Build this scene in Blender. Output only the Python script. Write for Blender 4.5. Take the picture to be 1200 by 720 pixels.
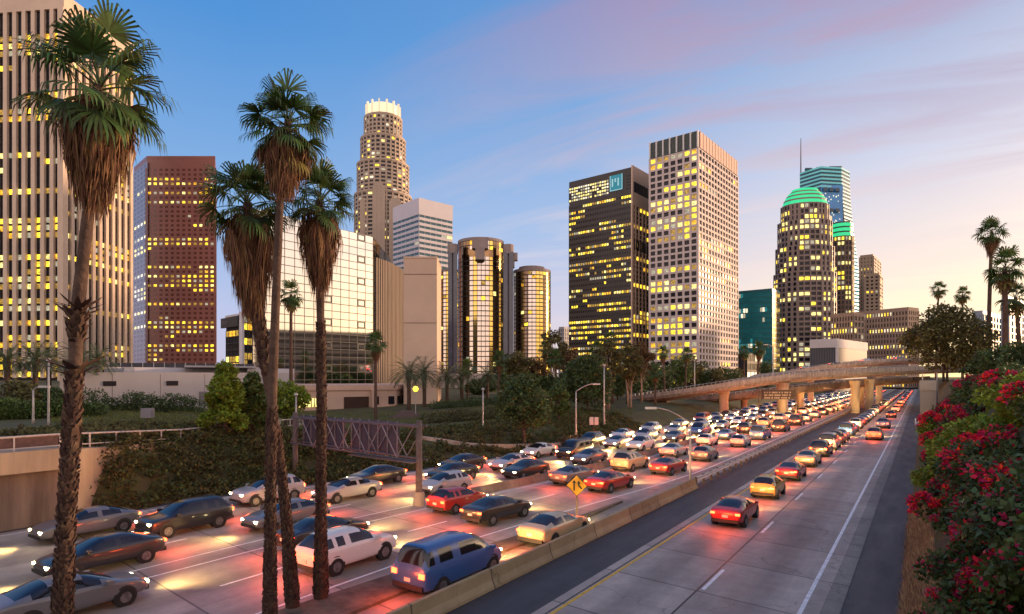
import bpy, math, random, bmesh
from mathutils import Vector, Matrix

for o in list(bpy.data.objects):
    bpy.data.objects.remove(o, do_unlink=True)
SC = bpy.context.scene
COL = SC.collection
R = math.radians

# ---------------------------------------------------------------- camera
# World: +Y runs along the freeway, +X to its right, road surface at z = 0.
YAW = R(34.2); CA, SA = math.cos(YAW), math.sin(YAW)
EYE = 8.5; FPX = 708.0; HOR = 442.0
cam = bpy.data.cameras.new('camera'); cam_o = bpy.data.objects.new('camera', cam); COL.objects.link(cam_o)
cam.sensor_width = 36; cam.lens = FPX / 1200 * 36
cam.shift_y = (HOR - 360) / 1200
cam.clip_start = 0.2; cam.clip_end = 9000
cam_o.location = (0, 0, EYE); cam_o.rotation_euler = (R(90), 0, YAW)
SC.camera = cam_o

# ---------------------------------------------------------------- sky, sun, exposure
SUN_AZ = R(66); SUN_EL = R(7)                # to the right of the view direction
sx, sy = -SA * math.cos(SUN_AZ) + CA * math.sin(SUN_AZ), CA * math.cos(SUN_AZ) + SA * math.sin(SUN_AZ)
SUNV = Vector((sx * math.cos(SUN_EL), sy * math.cos(SUN_EL), math.sin(SUN_EL)))
sun = bpy.data.lights.new('sun', 'SUN'); sun_o = bpy.data.objects.new('sun', sun); COL.objects.link(sun_o)
sun.energy = 3.6; sun.angle = R(3); sun.color = (1.0, 0.62, 0.36)
sun_o.rotation_euler = (-SUNV).to_track_quat('-Z', 'Y').to_euler(); sun_o.location = (50, 50, 80)

SC.view_settings.view_transform = 'Standard'; SC.view_settings.look = 'None'
SC.view_settings.exposure = 0.45; SC.view_settings.gamma = 1; SC.view_settings.use_curve_mapping = False
SC.render.engine = 'CYCLES'
SC.cycles.max_bounces = 5; SC.cycles.diffuse_bounces = 2; SC.cycles.glossy_bounces = 3
SC.cycles.transmission_bounces = 2; SC.cycles.transparent_max_bounces = 6
SC.cycles.use_denoising = True
SC.cycles.sample_clamp_indirect = 4.0
SC.cycles.caustics_reflective = False; SC.cycles.caustics_refractive = False

def make_world():
    w = bpy.data.worlds.new('World'); SC.world = w; w.use_nodes = True
    nt = w.node_tree; nd = nt.nodes; ln = nt.links; nd.clear()
    def N(t, **k):
        n = nd.new(t)
        for a, b in k.items(): setattr(n, a, b)
        return n
    def M(op, a, b=None, c=None, clamp=False):
        n = N('ShaderNodeMath', operation=op, use_clamp=clamp)
        for i, x in enumerate((a, b, c)):
            if x is None: continue
            if isinstance(x, (int, float)): n.inputs[i].default_value = x
            else: ln.new(x, n.inputs[i])
        return n.outputs[0]
    def ramp(fac, stops):
        n = N('ShaderNodeValToRGB'); ln.new(fac, n.inputs[0]); e = n.color_ramp.elements
        while len(e) < len(stops): e.new(0.5)
        for el, (p, c) in zip(e, stops): el.position = p; el.color = (*c, 1)
        return n.outputs[0]
    def mix(fac, a, b, bt='MIX'):
        n = N('ShaderNodeMix', data_type='RGBA', blend_type=bt)
        if isinstance(fac, (int, float)): n.inputs[0].default_value = fac
        else: ln.new(fac, n.inputs[0])
        for s, x in ((6, a), (7, b)):
            if isinstance(x, tuple): n.inputs[s].default_value = (*x, 1)
            else: ln.new(x, n.inputs[s])
        return n.outputs[2]
    tc = N('ShaderNodeTexCoord'); sep = N('ShaderNodeSeparateXYZ'); ln.new(tc.outputs['Generated'], sep.inputs[0])
    X, Y, Z = sep.outputs
    hl = M('SQRT', M('MAXIMUM', M('ADD', M('MULTIPLY', X, X), M('MULTIPLY', Y, Y)), 1e-5))
    hs = math.hypot(sx, sy)
    side = M('DIVIDE', M('ADD', M('MULTIPLY', X, sx / hs), M('MULTIPLY', Y, sy / hs)), hl)   # 1 towards the sun
    el = M('MAXIMUM', Z, 0.0)
    # elevation ramps: away from the sun / towards it
    away = ramp(el, [(0.0, (0.50, 0.45, 0.58)), (0.10, (0.42, 0.46, 0.66)), (0.24, (0.22, 0.38, 0.64)), (0.48, (0.070, 0.24, 0.56)), (0.8, (0.03, 0.13, 0.40))])
    mid = ramp(el, [(0.0, (0.82, 0.62, 0.50)), (0.10, (0.60, 0.54, 0.62)), (0.24, (0.36, 0.45, 0.65)), (0.45, (0.15, 0.31, 0.58)), (0.8, (0.05, 0.16, 0.42))])
    near = ramp(el, [(0.0, (1.30, 0.92, 0.40)), (0.08, (1.12, 0.84, 0.50)), (0.18, (0.84, 0.68, 0.58)), (0.30, (0.58, 0.57, 0.66)), (0.5, (0.28, 0.34, 0.52)), (0.8, (0.08, 0.17, 0.42))])
    f1 = M('MULTIPLY_ADD', side, 1 / 0.66, -0.0 / 0.66, clamp=True)
    f2 = M('DIVIDE', M('SUBTRACT', side, 0.50), 0.42, clamp=True)
    base = mix(f2, mix(f1, away, mid), near)
    # rosy fill added to the sky behind the camera to light the facades
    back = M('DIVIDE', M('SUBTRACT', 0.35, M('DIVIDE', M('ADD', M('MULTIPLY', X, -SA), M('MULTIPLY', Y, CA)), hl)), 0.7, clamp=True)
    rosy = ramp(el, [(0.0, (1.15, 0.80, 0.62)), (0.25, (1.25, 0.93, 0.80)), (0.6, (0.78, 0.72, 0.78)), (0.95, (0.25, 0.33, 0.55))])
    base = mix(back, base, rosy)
    # the afterglow round the sun, just outside the frame on the right
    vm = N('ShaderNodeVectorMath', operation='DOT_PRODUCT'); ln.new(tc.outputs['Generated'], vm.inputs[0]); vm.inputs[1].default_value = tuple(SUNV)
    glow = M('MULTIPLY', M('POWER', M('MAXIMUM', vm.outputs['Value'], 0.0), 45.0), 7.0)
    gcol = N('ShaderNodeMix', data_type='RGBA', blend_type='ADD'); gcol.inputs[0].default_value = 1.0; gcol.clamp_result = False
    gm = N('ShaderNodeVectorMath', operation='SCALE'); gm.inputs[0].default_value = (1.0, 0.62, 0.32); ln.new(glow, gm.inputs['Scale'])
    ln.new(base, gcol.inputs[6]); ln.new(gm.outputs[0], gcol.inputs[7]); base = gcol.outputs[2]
    # streaky clouds, laid out on a plane high above so that they foreshorten
    inv = M('DIVIDE', 1.0, M('ADD', el, 0.12))
    cb = N('ShaderNodeCombineXYZ'); ln.new(M('MULTIPLY', X, inv), cb.inputs[0]); ln.new(M('MULTIPLY', Y, inv), cb.inputs[1])
    mp = N('ShaderNodeMapping'); ln.new(cb.outputs[0], mp.inputs[0])
    mp.inputs['Rotation'].default_value = (0, 0, R(-22)); mp.inputs['Scale'].default_value = (0.30, 1.15, 1); mp.inputs['Location'].default_value = (3.1, 1.7, 0)
    nz = N('ShaderNodeTexNoise'); ln.new(mp.outputs[0], nz.inputs['Vector'])
    nz.inputs['Scale'].default_value = 2.1; nz.inputs['Detail'].default_value = 7; nz.inputs['Roughness'].default_value = 0.60; nz.inputs['Distortion'].default_value = 0.9
    cl = M('DIVIDE', M('SUBTRACT', nz.outputs[0], 0.44), 0.18, clamp=True)
    cloudw = M('MULTIPLY', cl, M('DIVIDE', M('SUBTRACT', side, 0.15), 0.6, clamp=True))
    lowf = M('DIVIDE', M('SUBTRACT', el, 0.05), 0.24, clamp=True)
    cloudw = M('MULTIPLY', M('MULTIPLY', cloudw, lowf), 0.92)
    ccol = ramp(el, [(0.0, (0.95, 0.66, 0.48)), (0.22, (0.70, 0.60, 0.61)), (0.36, (0.42, 0.37, 0.49)), (0.52, (0.37, 0.24, 0.36)), (0.8, (0.22, 0.18, 0.36))])
    col = mix(cloudw, base, ccol)
    sky = N('ShaderNodeTexSky', sky_type='NISHITA', sun_disc=False)
    sky.sun_elevation = SUN_EL; sky.sun_rotation = math.atan2(sx, sy); sky.air_density = 1.0; sky.dust_density = 1.5; sky.ozone_density = 3.0
    col10 = mix(1.0, col, (10.0, 10.0, 10.0), 'MULTIPLY')
    fin = mix(0.12, col10, sky.outputs[0])
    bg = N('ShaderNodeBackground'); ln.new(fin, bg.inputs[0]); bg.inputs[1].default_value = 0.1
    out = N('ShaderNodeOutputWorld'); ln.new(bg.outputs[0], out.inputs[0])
make_world()

# ---------------------------------------------------------------- helpers
def cw(xc, zc): return (CA * xc - SA * zc, SA * xc + CA * zc)      # metres right / ahead of the camera -> world x, y
def W(px, d): return cw(d * (px - 600) / FPX, d)                     # a bearing and a distance ahead
def ZH(py, d): return EYE + (HOR - py) * d / FPX                     # a height at that distance
def G(px, py, z=0.0): return W(px, FPX * (EYE - z) / (py - HOR))
def smooth(a, b, x):
    t = min(1, max(0, (x - a) / (b - a))); return t * t * (3 - 2 * t)
def project(p):
    x, y = p[0], p[1]; xc = CA * x + SA * y; zc = -SA * x + CA * y
    if zc < 0.3: return None
    return 600 + FPX * xc / zc, HOR - FPX * (p[2] - EYE) / zc, zc

def tag(o, label=None, cat=None, group=None, kind=None):
    if label: o['label'] = label
    if cat: o['category'] = cat
    if group: o['group'] = group
    if kind: o['kind'] = kind
    return o
def empty(name, loc, rz=0.0):
    o = bpy.data.objects.new(name, None); COL.objects.link(o); o.location = loc; o.rotation_euler.z = rz
    o.empty_display_size = 0.5
    return o
def link(name, mesh, parent=None):
    o = bpy.data.objects.new(name, mesh); COL.objects.link(o)
    if parent: o.parent = parent
    return o
KIDS = {}
def copy_tree(o, parent=None):
    c = o.copy(); COL.objects.link(c); c.parent = parent
    for ch in o.children: copy_tree(ch, c)
    return c

class MB:
    def __init__(s): s.v = []; s.f = []; s.m = []
    def add(s, vs, fs, mi=0):
        n = len(s.v); s.v.extend(vs)
        for f in fs: s.f.append([i + n for i in f]); s.m.append(mi)
    def quad(s, a, b, c, d, mi=0): s.add([a, b, c, d], [(0, 1, 2, 3)], mi)
    def box(s, x0, x1, y0, y1, z0, z1, mi=0): s.obox((0, 0), (1, 0), (0, 1), x0, x1, y0, y1, z0, z1, mi)
    def obox(s, o, ex, ey, x0, x1, y0, y1, z0, z1, mi=0):
        P = lambda x, y, z: (o[0] + ex[0] * x + ey[0] * y, o[1] + ex[1] * x + ey[1] * y, z)
        s.add([P(x0, y0, z0), P(x1, y0, z0), P(x1, y1, z0), P(x0, y1, z0), P(x0, y0, z1), P(x1, y0, z1), P(x1, y1, z1), P(x0, y1, z1)],
              [(3, 2, 1, 0), (4, 5, 6, 7), (0, 1, 5, 4), (1, 2, 6, 5), (2, 3, 7, 6), (3, 0, 4, 7)], mi)
    def prism(s, poly, z0, z1, mi=0, top=None):
        n = len(poly); t = top or poly
        s.add([(p[0], p[1], z0) for p in poly] + [(p[0], p[1], z1) for p in t],
              [tuple(range(n - 1, -1, -1)), tuple(range(n, 2 * n))] + [(i, (i + 1) % n, n + (i + 1) % n, n + i) for i in range(n)], mi)
    def tube(s, pts, rad, n=8, mi=0, cap=True):
        pts = [Vector(p) for p in pts]; rings = []
        if not isinstance(rad, (list, tuple)): rad = [rad] * len(pts)
        b = len(s.v)
        for i, p in enumerate(pts):
            t = (pts[min(i + 1, len(pts) - 1)] - pts[max(i - 1, 0)]).normalized()
            a = t.orthogonal() if abs(t.z) < 0.9 else t.cross(Vector((0, 1, 0)))
            a.normalize(); c = t.cross(a)
            for k in range(n):
                an = 2 * math.pi * k / n; q = p + (a * math.cos(an) + c * math.sin(an)) * rad[i]
                s.v.append(tuple(q))
        for i in range(len(pts) - 1):
            for k in range(n):
                k2 = (k + 1) % n
                s.f.append([b + i * n + k, b + i * n + k2, b + (i + 1) * n + k2, b + (i + 1) * n + k]); s.m.append(mi)
        if cap:
            s.f.append([b + k for k in range(n - 1, -1, -1)]); s.m.append(mi)
            s.f.append([b + (len(pts) - 1) * n + k for k in range(n)]); s.m.append(mi)
    def mesh(s, name, mats, origin=(0, 0, 0), smooth_=False):
        me = bpy.data.meshes.new(name)
        ox, oy, oz = origin
        me.from_pydata([(x - ox, y - oy, z - oz) for x, y, z in s.v], [], s.f)
        if not isinstance(mats, (list, tuple)): mats = [mats]
        for m in mats: me.materials.append(m)
        if len(mats) > 1: me.polygons.foreach_set('material_index', s.m)
        if smooth_: me.polygons.foreach_set('use_smooth', [True] * len(me.polygons))
        me.update()
        return me
    def build(s, name, mats, parent=None, origin=(0, 0, 0), smooth_=False):
        if parent is not None: origin = parent.location if parent.parent is None else (parent.parent.location + parent.location)
        o = link(name, s.mesh(name, mats, origin, smooth_), parent)
        if parent is None: o.location = origin
        return o

# ---------------------------------------------------------------- materials
MATS = {}
def mat(name, col, rough=0.7, var=0.25, scale=1.0, metal=0.0, spec=0.4, bump=0.0, bscale=None, rnd=0.0, emit=None, es=0.0, col2=None, detail=5, streak=False, trans=0.0, coat=0.0):
    if name in MATS: return MATS[name]
    m = bpy.data.materials.new(name); MATS[name] = m; m.use_nodes = True
    nt = m.node_tree; nd = nt.nodes; ln = nt.links
    b = nd['Principled BSDF']; b.inputs['Roughness'].default_value = rough; b.inputs['Metallic'].default_value = metal
    b.inputs['Specular IOR Level'].default_value = spec
    b.inputs['Base Color'].default_value = (*col, 1)
    if coat: b.inputs['Coat Weight'].default_value = coat
    src = None
    if var > 0 or col2:
        tc = nd.new('ShaderNodeTexCoord'); nz = nd.new('ShaderNodeTexNoise'); mp = nd.new('ShaderNodeMapping')
        ln.new(tc.outputs['Object'], mp.inputs[0]); ln.new(mp.outputs[0], nz.inputs['Vector'])
        if streak: mp.inputs['Scale'].default_value = (1, 1, 0.12)
        nz.inputs['Scale'].default_value = scale; nz.inputs['Detail'].default_value = detail; nz.inputs['Roughness'].default_value = 0.65
        cr = nd.new('ShaderNodeValToRGB'); ln.new(nz.outputs[0], cr.inputs[0])
        lo = tuple(max(0, c * (1 - var)) for c in col); hi = col2 or tuple(min(1, c * (1 + var)) for c in col)
        cr.color_ramp.elements[0].position = 0.32; cr.color_ramp.elements[1].position = 0.68
        cr.color_ramp.elements[0].color = (*lo, 1); cr.color_ramp.elements[1].color = (*hi, 1)
        src = cr.outputs[0]
    if rnd > 0:
        g = nd.new('ShaderNodeNewGeometry'); hs = nd.new('ShaderNodeHueSaturation')
        mr = nd.new('ShaderNodeMapRange'); ln.new(g.outputs['Random Per Island'], mr.inputs[0])
        mr.inputs[3].default_value = 1 - rnd; mr.inputs[4].default_value = 1 + rnd
        ln.new(mr.outputs[0], hs.inputs['Value'])
        mr2 = nd.new('ShaderNodeMapRange'); ln.new(g.outputs['Random Per Island'], mr2.inputs[0]); mr2.inputs[3].default_value = 0.47; mr2.inputs[4].default_value = 0.525
        ln.new(mr2.outputs[0], hs.inputs['Hue'])
        if src: ln.new(src, hs.inputs['Color'])
        else: hs.inputs['Color'].default_value = (*col, 1)
        src = hs.outputs[0]
    if src: ln.new(src, b.inputs['Base Color'])
    if bump > 0:
        tc2 = nd.new('ShaderNodeTexCoord'); n2 = nd.new('ShaderNodeTexNoise'); bp = nd.new('ShaderNodeBump')
        ln.new(tc2.outputs['Object'], n2.inputs['Vector']); n2.inputs['Scale'].default_value = bscale or scale * 4; n2.inputs['Detail'].default_value = 6
        ln.new(n2.outputs[0], bp.inputs['Height']); bp.inputs['Strength'].default_value = bump; bp.inputs['Distance'].default_value = 0.05
        ln.new(bp.outputs[0], b.inputs['Normal'])
    if emit:
        b.inputs['Emission Color'].default_value = (*emit, 1); b.inputs['Emission Strength'].default_value = es
    if trans > 0:
        out = nd['Material Output']; tr = nd.new('ShaderNodeBsdfTranslucent'); mx = nd.new('ShaderNodeMixShader'); mx.inputs[0].default_value = trans
        if src: ln.new(src, tr.inputs[0])
        else: tr.inputs[0].default_value = (*col, 1)
        ln.new(b.outputs[0], mx.inputs[1]); ln.new(tr.outputs[0], mx.inputs[2]); ln.new(mx.outputs[0], out.inputs[0])
    return m

def lit_mat(name, col, s, var=0.5):
    """a lit window: an office seen through glass, patchy with furniture and blinds"""
    if name in MATS: return MATS[name]
    m = mat(name, (0.05, 0.04, 0.03), 0.25, 0)
    nt = m.node_tree; nd = nt.nodes; ln = nt.links; b = nd['Principled BSDF']
    g = nd.new('ShaderNodeNewGeometry'); nz = nd.new('ShaderNodeTexNoise'); ln.new(g.outputs['Position'], nz.inputs['Vector'])
    nz.inputs['Scale'].default_value = 0.9; nz.inputs['Detail'].default_value = 4
    mr = nd.new('ShaderNodeMapRange'); ln.new(nz.outputs[0], mr.inputs[0]); mr.inputs[1].default_value = 0.3; mr.inputs[2].default_value = 0.7
    mr.inputs[3].default_value = s * (1 - var); mr.inputs[4].default_value = s * (1 + var)
    b.inputs['Emission Color'].default_value = (*col, 1); ln.new(mr.outputs[0], b.inputs['Emission Strength'])
    return m
LIT = [lit_mat('window_lit_yellow', (1.0, 0.66, 0.04), 1.5, .8), lit_mat('window_lit_amber', (1.0, 0.50, 0.03), 0.95, .8),
       lit_mat('window_lit_pale', (1.0, 0.80, 0.25), 1.2, .75), lit_mat('window_lit_dim', (0.9, 0.52, 0.08), 0.38, .7)]
LITW = [lit_mat('window_lit_white', (1.0, 0.88, 0.62), 0.95), LIT[2], lit_mat('window_lit_pale_dim', (0.95, 0.85, 0.6), 0.35)]
GLASS = mat('dark_window_glass', (0.014, 0.015, 0.022), 0.15, 0.6, 0.15, spec=0.3)
LIT = [LIT[0], LIT[0], LIT[1], LIT[2], LIT[3], LIT[3], LITW[2]]
# ---------------------------------------------------------------- ground and roads
def med(u): return -27.8 + 3.2 * smooth(18, 58, u)                # the line between the two directions
def left_edge(u): return med(u) - 11.6 - 1.6 * (1 - smooth(20, 36, u))
def zup(v, u):
    w = u + 0.35 * (v + 42); return 4.3 - 2.3 * smooth(15, 50, w)
def H(v, u):
    le = left_edge(u) - 0.6
    if v < le:
        wdt = 1.0 if u < 15 else 1.0 + 7.0 * smooth(15, 26, u)
        off = 1.2 if u < 15 else 1.2 * (1 - smooth(15, 20, u))
        t = smooth(0, 1, (le - off - v) / wdt)
        z = -0.25 + (zup(v, u) + 0.25) * t
        far = smooth(20, 75, le - v)
        z += far * (0.6 if u > 40 else 0.0)
        if u > 60: z += smooth(60, 110, u) * smooth(4, 26, le - v) * 1.7
        return z
    if v > -0.7:
        t = min(1, (v + 0.7) / 6.4)
        return -0.25 + 8.0 * (t ** 0.85)
    return -0.25
def build_terrain():
    vs = [-4000, -2500, -1500, -900, -600, -400, -300, -220, -170, -140, -120, -105, -95, -86, -78, -72, -67, -63]
    vs += [-60 + 0.75 * i for i in range(34)] + [-34.4, -30, -20, -10, -3, -0.72, -0.4, 0, .4, .8, 1.3, 1.8, 2.4, 3, 3.6, 4.2, 4.9, 5.6, 6.2, 7, 9, 13, 20, 30, 45, 70, 110, 180, 300, 500, 900, 1600, 3000, 4000]
    us = [-400, -200, -100, -60, -40, -25, -15, -8] + [-4 + 1.5 * i for i in range(46)] + [68 + 4 * i for i in range(34)] + [215, 235, 260, 300, 350, 420, 500, 600, 750, 950, 1300, 1800, 2600, 4000, 5500]
    mb = MB(); n = len(vs); rg = random.Random(2)
    for u in us:
        for v in vs:
            z = H(v, u)
            if -60 < v < -42 or 0.5 < v < 20: z += rg.uniform(-.1, .1) * (1 if u > 17 or v > 0 else 0)
            mb.v.append((v, u, z))
    for j in range(len(us) - 1):
        for i in range(n - 1):
            mb.f.append([j * n + i, j * n + i + 1, (j + 1) * n + i + 1, (j + 1) * n + i]); mb.m.append(0)
    m = mat('earth_bank', (0.105, 0.075, 0.038), 0.95, 0.4, 0.5, col2=(0.080, 0.092, 0.024), bump=0.8, bscale=3)
    tag(mb.build('ground', m, smooth_=True), kind='structure')
build_terrain()

def road_mat(name, base, joints=True, rough=0.62):
    m = bpy.data.materials.new(name); m.use_nodes = True; nt = m.node_tree; nd = nt.nodes; ln = nt.links; b = nd['Principled BSDF']
    tc = nd.new('ShaderNodeTexCoord'); sp = nd.new('ShaderNodeSeparateXYZ'); ln.new(tc.outputs['Object'], sp.inputs[0])
    def noise(scale, sc=(1, 1, 1), det=6):
        mp = nd.new('ShaderNodeMapping'); mp.inputs['Scale'].default_value = sc; ln.new(tc.outputs['Object'], mp.inputs[0])
        n = nd.new('ShaderNodeTexNoise'); n.inputs['Scale'].default_value = scale; n.inputs['Detail'].default_value = det; n.inputs['Roughness'].default_value = 0.65
        ln.new(mp.outputs[0], n.inputs['Vector']); return n.outputs[0]
    def mr(x, a, b_, c, d):
        n = nd.new('ShaderNodeMapRange'); ln.new(x, n.inputs[0])
        for i, q in enumerate((a, b_, c, d)): n.inputs[i + 1].default_value = q
        return n.outputs[0]
    def mul(a, c):
        n = nd.new('ShaderNodeMath'); n.operation = 'MULTIPLY'; ln.new(a, n.inputs[0])
        if isinstance(c, float): n.inputs[1].default_value = c
        else: ln.new(c, n.inputs[1])
        return n.outputs[0]
    f = mr(noise(0.25, (1.6, 0.10, 1)), 0.3, 0.7, 0.66, 1.18)          # tyre-worn bands along the lanes
    f = mul(f, mr(noise(1.1), 0.35, 0.7, 0.82, 1.1))
    f = mul(f, mr(noise(14), 0.3, 0.7, 0.9, 1.08))
    if joints:
        def line(coord, period, width, skew=0.0):
            a = nd.new('ShaderNodeMath'); a.operation = 'MULTIPLY_ADD'; ln.new(sp.outputs[0], a.inputs[0]); a.inputs[1].default_value = skew; ln.new(coord, a.inputs[2])
            d = mul(a.outputs[0], 1.0 / period); fr = nd.new('ShaderNodeMath'); fr.operation = 'FRACT'; ln.new(d, fr.inputs[0])
            return mr(fr.outputs[0], width / period, width / period * 1.6, 0.32, 1.0)
        f = mul(f, line(sp.outputs[1], 4.6, 0.06, 0.12))
        def cell(coord, period, skew=0.0, off=0.0):
            a = nd.new('ShaderNodeMath'); a.operation = 'MULTIPLY_ADD'; ln.new(sp.outputs[0], a.inputs[0]); a.inputs[1].default_value = skew; ln.new(coord, a.inputs[2])
            q = nd.new('ShaderNodeMath'); q.operation = 'ADD'; ln.new(a.outputs[0], q.inputs[0]); q.inputs[1].default_value = off
            d = mul(q.outputs[0], 1.0 / period); fl = nd.new('ShaderNodeMath'); fl.operation = 'FLOOR'; ln.new(d, fl.inputs[0]); return fl.outputs[0]
        cc = nd.new('ShaderNodeCombineXYZ'); ln.new(cell(sp.outputs[1], 4.6, 0.12), cc.inputs[0]); ln.new(cell(sp.outputs[0], 3.65, 0, 7.35), cc.inputs[1])
        wn = nd.new('ShaderNodeTexWhiteNoise'); wn.noise_dimensions = '2D'; ln.new(cc.outputs[0], wn.inputs['Vector'])
        f = mul(f, mr(wn.outputs['Value'], 0, 1, 0.80, 1.12))          # each slab was poured a little different
        ad = nd.new('ShaderNodeMath'); ad.operation = 'MULTIPLY_ADD'; ln.new(sp.outputs[0], ad.inputs[0]); ad.inputs[1].default_value = 6.2832 / 3.65; ad.inputs[2].default_value = 6.2832 * 7.30 / 3.65
        co = nd.new('ShaderNodeMath'); co.operation = 'COSINE'; ln.new(ad.outputs[0], co.inputs[0])
        f = mul(f, mr(co.outputs[0], -1.0, .2, 0.70, 1.04))            # oil drip along the lane centres
        vo = nd.new('ShaderNodeTexVoronoi'); vo.feature = 'DISTANCE_TO_EDGE'; vo.inputs['Scale'].default_value = 0.11; 
        dmp = nd.new('ShaderNodeMix'); dmp.data_type = 'RGBA'; dmp.inputs[0].default_value = 0.12; nn = nd.new('ShaderNodeTexNoise'); nn.inputs['Scale'].default_value = .9; ln.new(tc.outputs['Object'], nn.inputs['Vector'])
        vm = nd.new('ShaderNodeVectorMath'); vm.operation = 'MULTIPLY_ADD'; ln.new(nn.outputs['Color'], vm.inputs[0]); vm.inputs[1].default_value = (2.5, 2.5, 0); ln.new(tc.outputs['Object'], vm.inputs[2]); ln.new(vm.outputs[0], vo.inputs['Vector'])
        f = mul(f, mr(vo.outputs['Distance'], 0.002, 0.005, 0.72, 1.0))   # hairline cracks
    mx = nd.new('ShaderNodeMix'); mx.data_type = 'RGBA'; mx.blend_type = 'MULTIPLY'; mx.inputs[0].default_value = 1; mx.inputs[6].default_value = (*base, 1)
    cb = nd.new('ShaderNodeCombineColor'); [ln.new(f, cb.inputs[i]) for i in range(3)]; ln.new(cb.outputs[0], mx.inputs[7]); ln.new(mx.outputs[2], b.inputs['Base Color'])
    ln.new(mr(noise(0.6, (1.5, .3, 1)), 0.3, 0.7, rough - .08, rough + .12), b.inputs['Roughness']); b.inputs['Specular IOR Level'].default_value = 0.5
    bp = nd.new('ShaderNodeBump'); ln.new(noise(25), bp.inputs['Height']); bp.inputs['Strength'].default_value = 0.25; bp.inputs['Distance'].default_value = 0.02; ln.new(bp.outputs[0], b.inputs['Normal'])
    return m
CONC = road_mat('road_concrete', (0.37, 0.315, 0.275)); ASPH = road_mat('shoulder_asphalt', (0.050, 0.046, 0.050), False, 0.6)
CONC2 = road_mat('gutter_concrete', (0.25, 0.23, 0.20), True, 0.7)
WHITEP = mat('white_road_paint', (0.72, 0.72, 0.72), 0.6, 0.25, 3); YELP = mat('yellow_road_paint', (0.60, 0.36, 0.03), 0.6, 0.25, 3)
US = [-30, -15, -5] + [4 * i for i in range(40)] + [160 + 15 * i for i in range(34)]
def strip(name, fa, fb, z, m, us=US, kind='structure', mb=None):
    own = mb is None; mb = mb or MB()
    for a, b in zip(us, us[1:]):
        mb.quad((fa(a), a, z), (fb(a), a, z), (fb(b), b, z), (fa(b), b, z))
    if own: return tag(mb.build(name, m), kind=kind)
K = lambda c: (lambda u: c)
strip('asphalt_shoulder', lambda u: left_edge(u) - 1.2, K(-0.4), 0.0, ASPH)
strip('freeway', lambda u: left_edge(u) - 0.4, lambda u: -14.8, 0.02, CONC)
strip('connector_road', K(-11.6), K(-3.05), 0.02, CONC)
strip('gutter', K(-3.04), K(-2.45), 0.024, CONC2)
mk = MB()
for a, b in zip(US, US[1:]):
    if a > 320: break
    for f, w in ((lambda u: -3.65, .15), (lambda u: med(u) + .75, .12), (lambda u: med(u) - .7, .12), (lambda u: left_edge(u) + .35, .14)):
        mk.quad((f(a) - w / 2, a, .028), (f(a) + w / 2, a, .028), (f(b) + w / 2, b, .028), (f(b) - w / 2, b, .028))
for a, b in zip(US, US[1:]):
    if a < 58: f = lambda u: med(u) + 8.1
    mk.quad((f(a) - .07, a, .028), (f(a) + .07, a, .028), (f(b) + .07, b, .028), (f(b) - .07, b, .028))
u = 3.0
while u < 280:
    for f in (lambda u: -7.24, lambda u: med(u) + 4.25, lambda u: med(u) - 4.1, lambda u: med(u) - 7.6):
        mk.quad((f(u) - .075, u, .028), (f(u) + .075, u, .028), (f(u + 3) + .075, u + 3, .028), (f(u + 3) - .075, u + 3, .028))
    u += 10.6
tag(mk.build('lane_markings', WHITEP), kind='structure')
strip('joint_sealant', K(-7.46), K(-7.38), 0.026, mat('tar_sealant', (.03, .026, .026), .5, .3, 2), [a for a in US if a < 330])
strip('joint_sealant', K(-11.20), K(-11.13), 0.026, mat('tar_sealant', (.03, .026, .026)), [a for a in US if a < 330])
strip('yellow_edge_line', K(-11.05), K(-10.92), 0.028, YELP, [a for a in US if a < 330])
# gore between the mainline and the merging lane
def gore():
    mb = MB(); pts = [(-25, .0), (0, 2.7), (12, 2.4), (18, 1.9), (26, 1.1), (34, .35), (38, .08)]
    c = lambda u: -18.0 + 1.2 * smooth(10, 36, u)
    L = [(c(u) - w / 2, u) for u, w in pts[1:]]; Rr = [(c(u) + w / 2, u) for u, w in pts[1:]]
    poly = Rr + L[::-1]
    mb.prism(poly, 0.02, 0.15)
    tag(mb.build('traffic_island', mat('island_dirt', (0.105, 0.082, 0.060), .95, .4, 1.4, bump=.6)), kind='structure')
gore()

CON = mat('weathered_concrete', (0.30, 0.25, 0.21), .85, .28, .35, bump=.25, bscale=6, streak=True)
COND = mat('stained_concrete', (0.16, 0.12, 0.10), .9, .6, .45, bump=.3, bscale=5, streak=True)
CONT = mat('tan_concrete', (0.36, 0.28, 0.20), .85, .42, .4, bump=.25, bscale=5, streak=True)
STEEL = mat('galvanised_steel', (0.42, 0.41, 0.41), .45, .2, 2, metal=.6)
DSTEEL = mat('brown_steel', (0.10, 0.07, 0.06), .6, .3, 2)
# barriers
def barrier(name, f, u0, u1, h, m, label):
    mb = MB(); us = [u0 + (u1 - u0) * i / 14 for i in range(15)]
    prof = [(-.32, 0), (-.30, .10), (-.16, .34), (-.09, h), (.09, h), (.16, .34), (.30, .10), (.32, 0)]
    for i, a in enumerate(us):
        mb.v += [(f(a) + x, a, z + .022) for x, z in prof]
    n = len(prof)
    for i in range(14):
        for k in range(n - 1): mb.f.append([i * n + k, i * n + k + 1, (i + 1) * n + k + 1, (i + 1) * n + k]); mb.m.append(0)
    mb.f += [list(range(n)), [14 * n + k for k in range(n - 1, -1, -1)]]; mb.m += [0, 0]
    return tag(mb.build(name, m, origin=(f(u0), u0, 0)), label, 'barrier')
barrier('concrete_barrier', K(-14.45), -8, 46, .74, road_mat('barrier_concrete', (0.33, 0.26, 0.14), True, .75), 'tan concrete barrier between the merging lane and the connector road')
barrier('concrete_barrier', lambda u: med(u), 32, 300, .55, COND, 'low dark concrete barrier dividing the oncoming lanes from the departing lanes')
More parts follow.
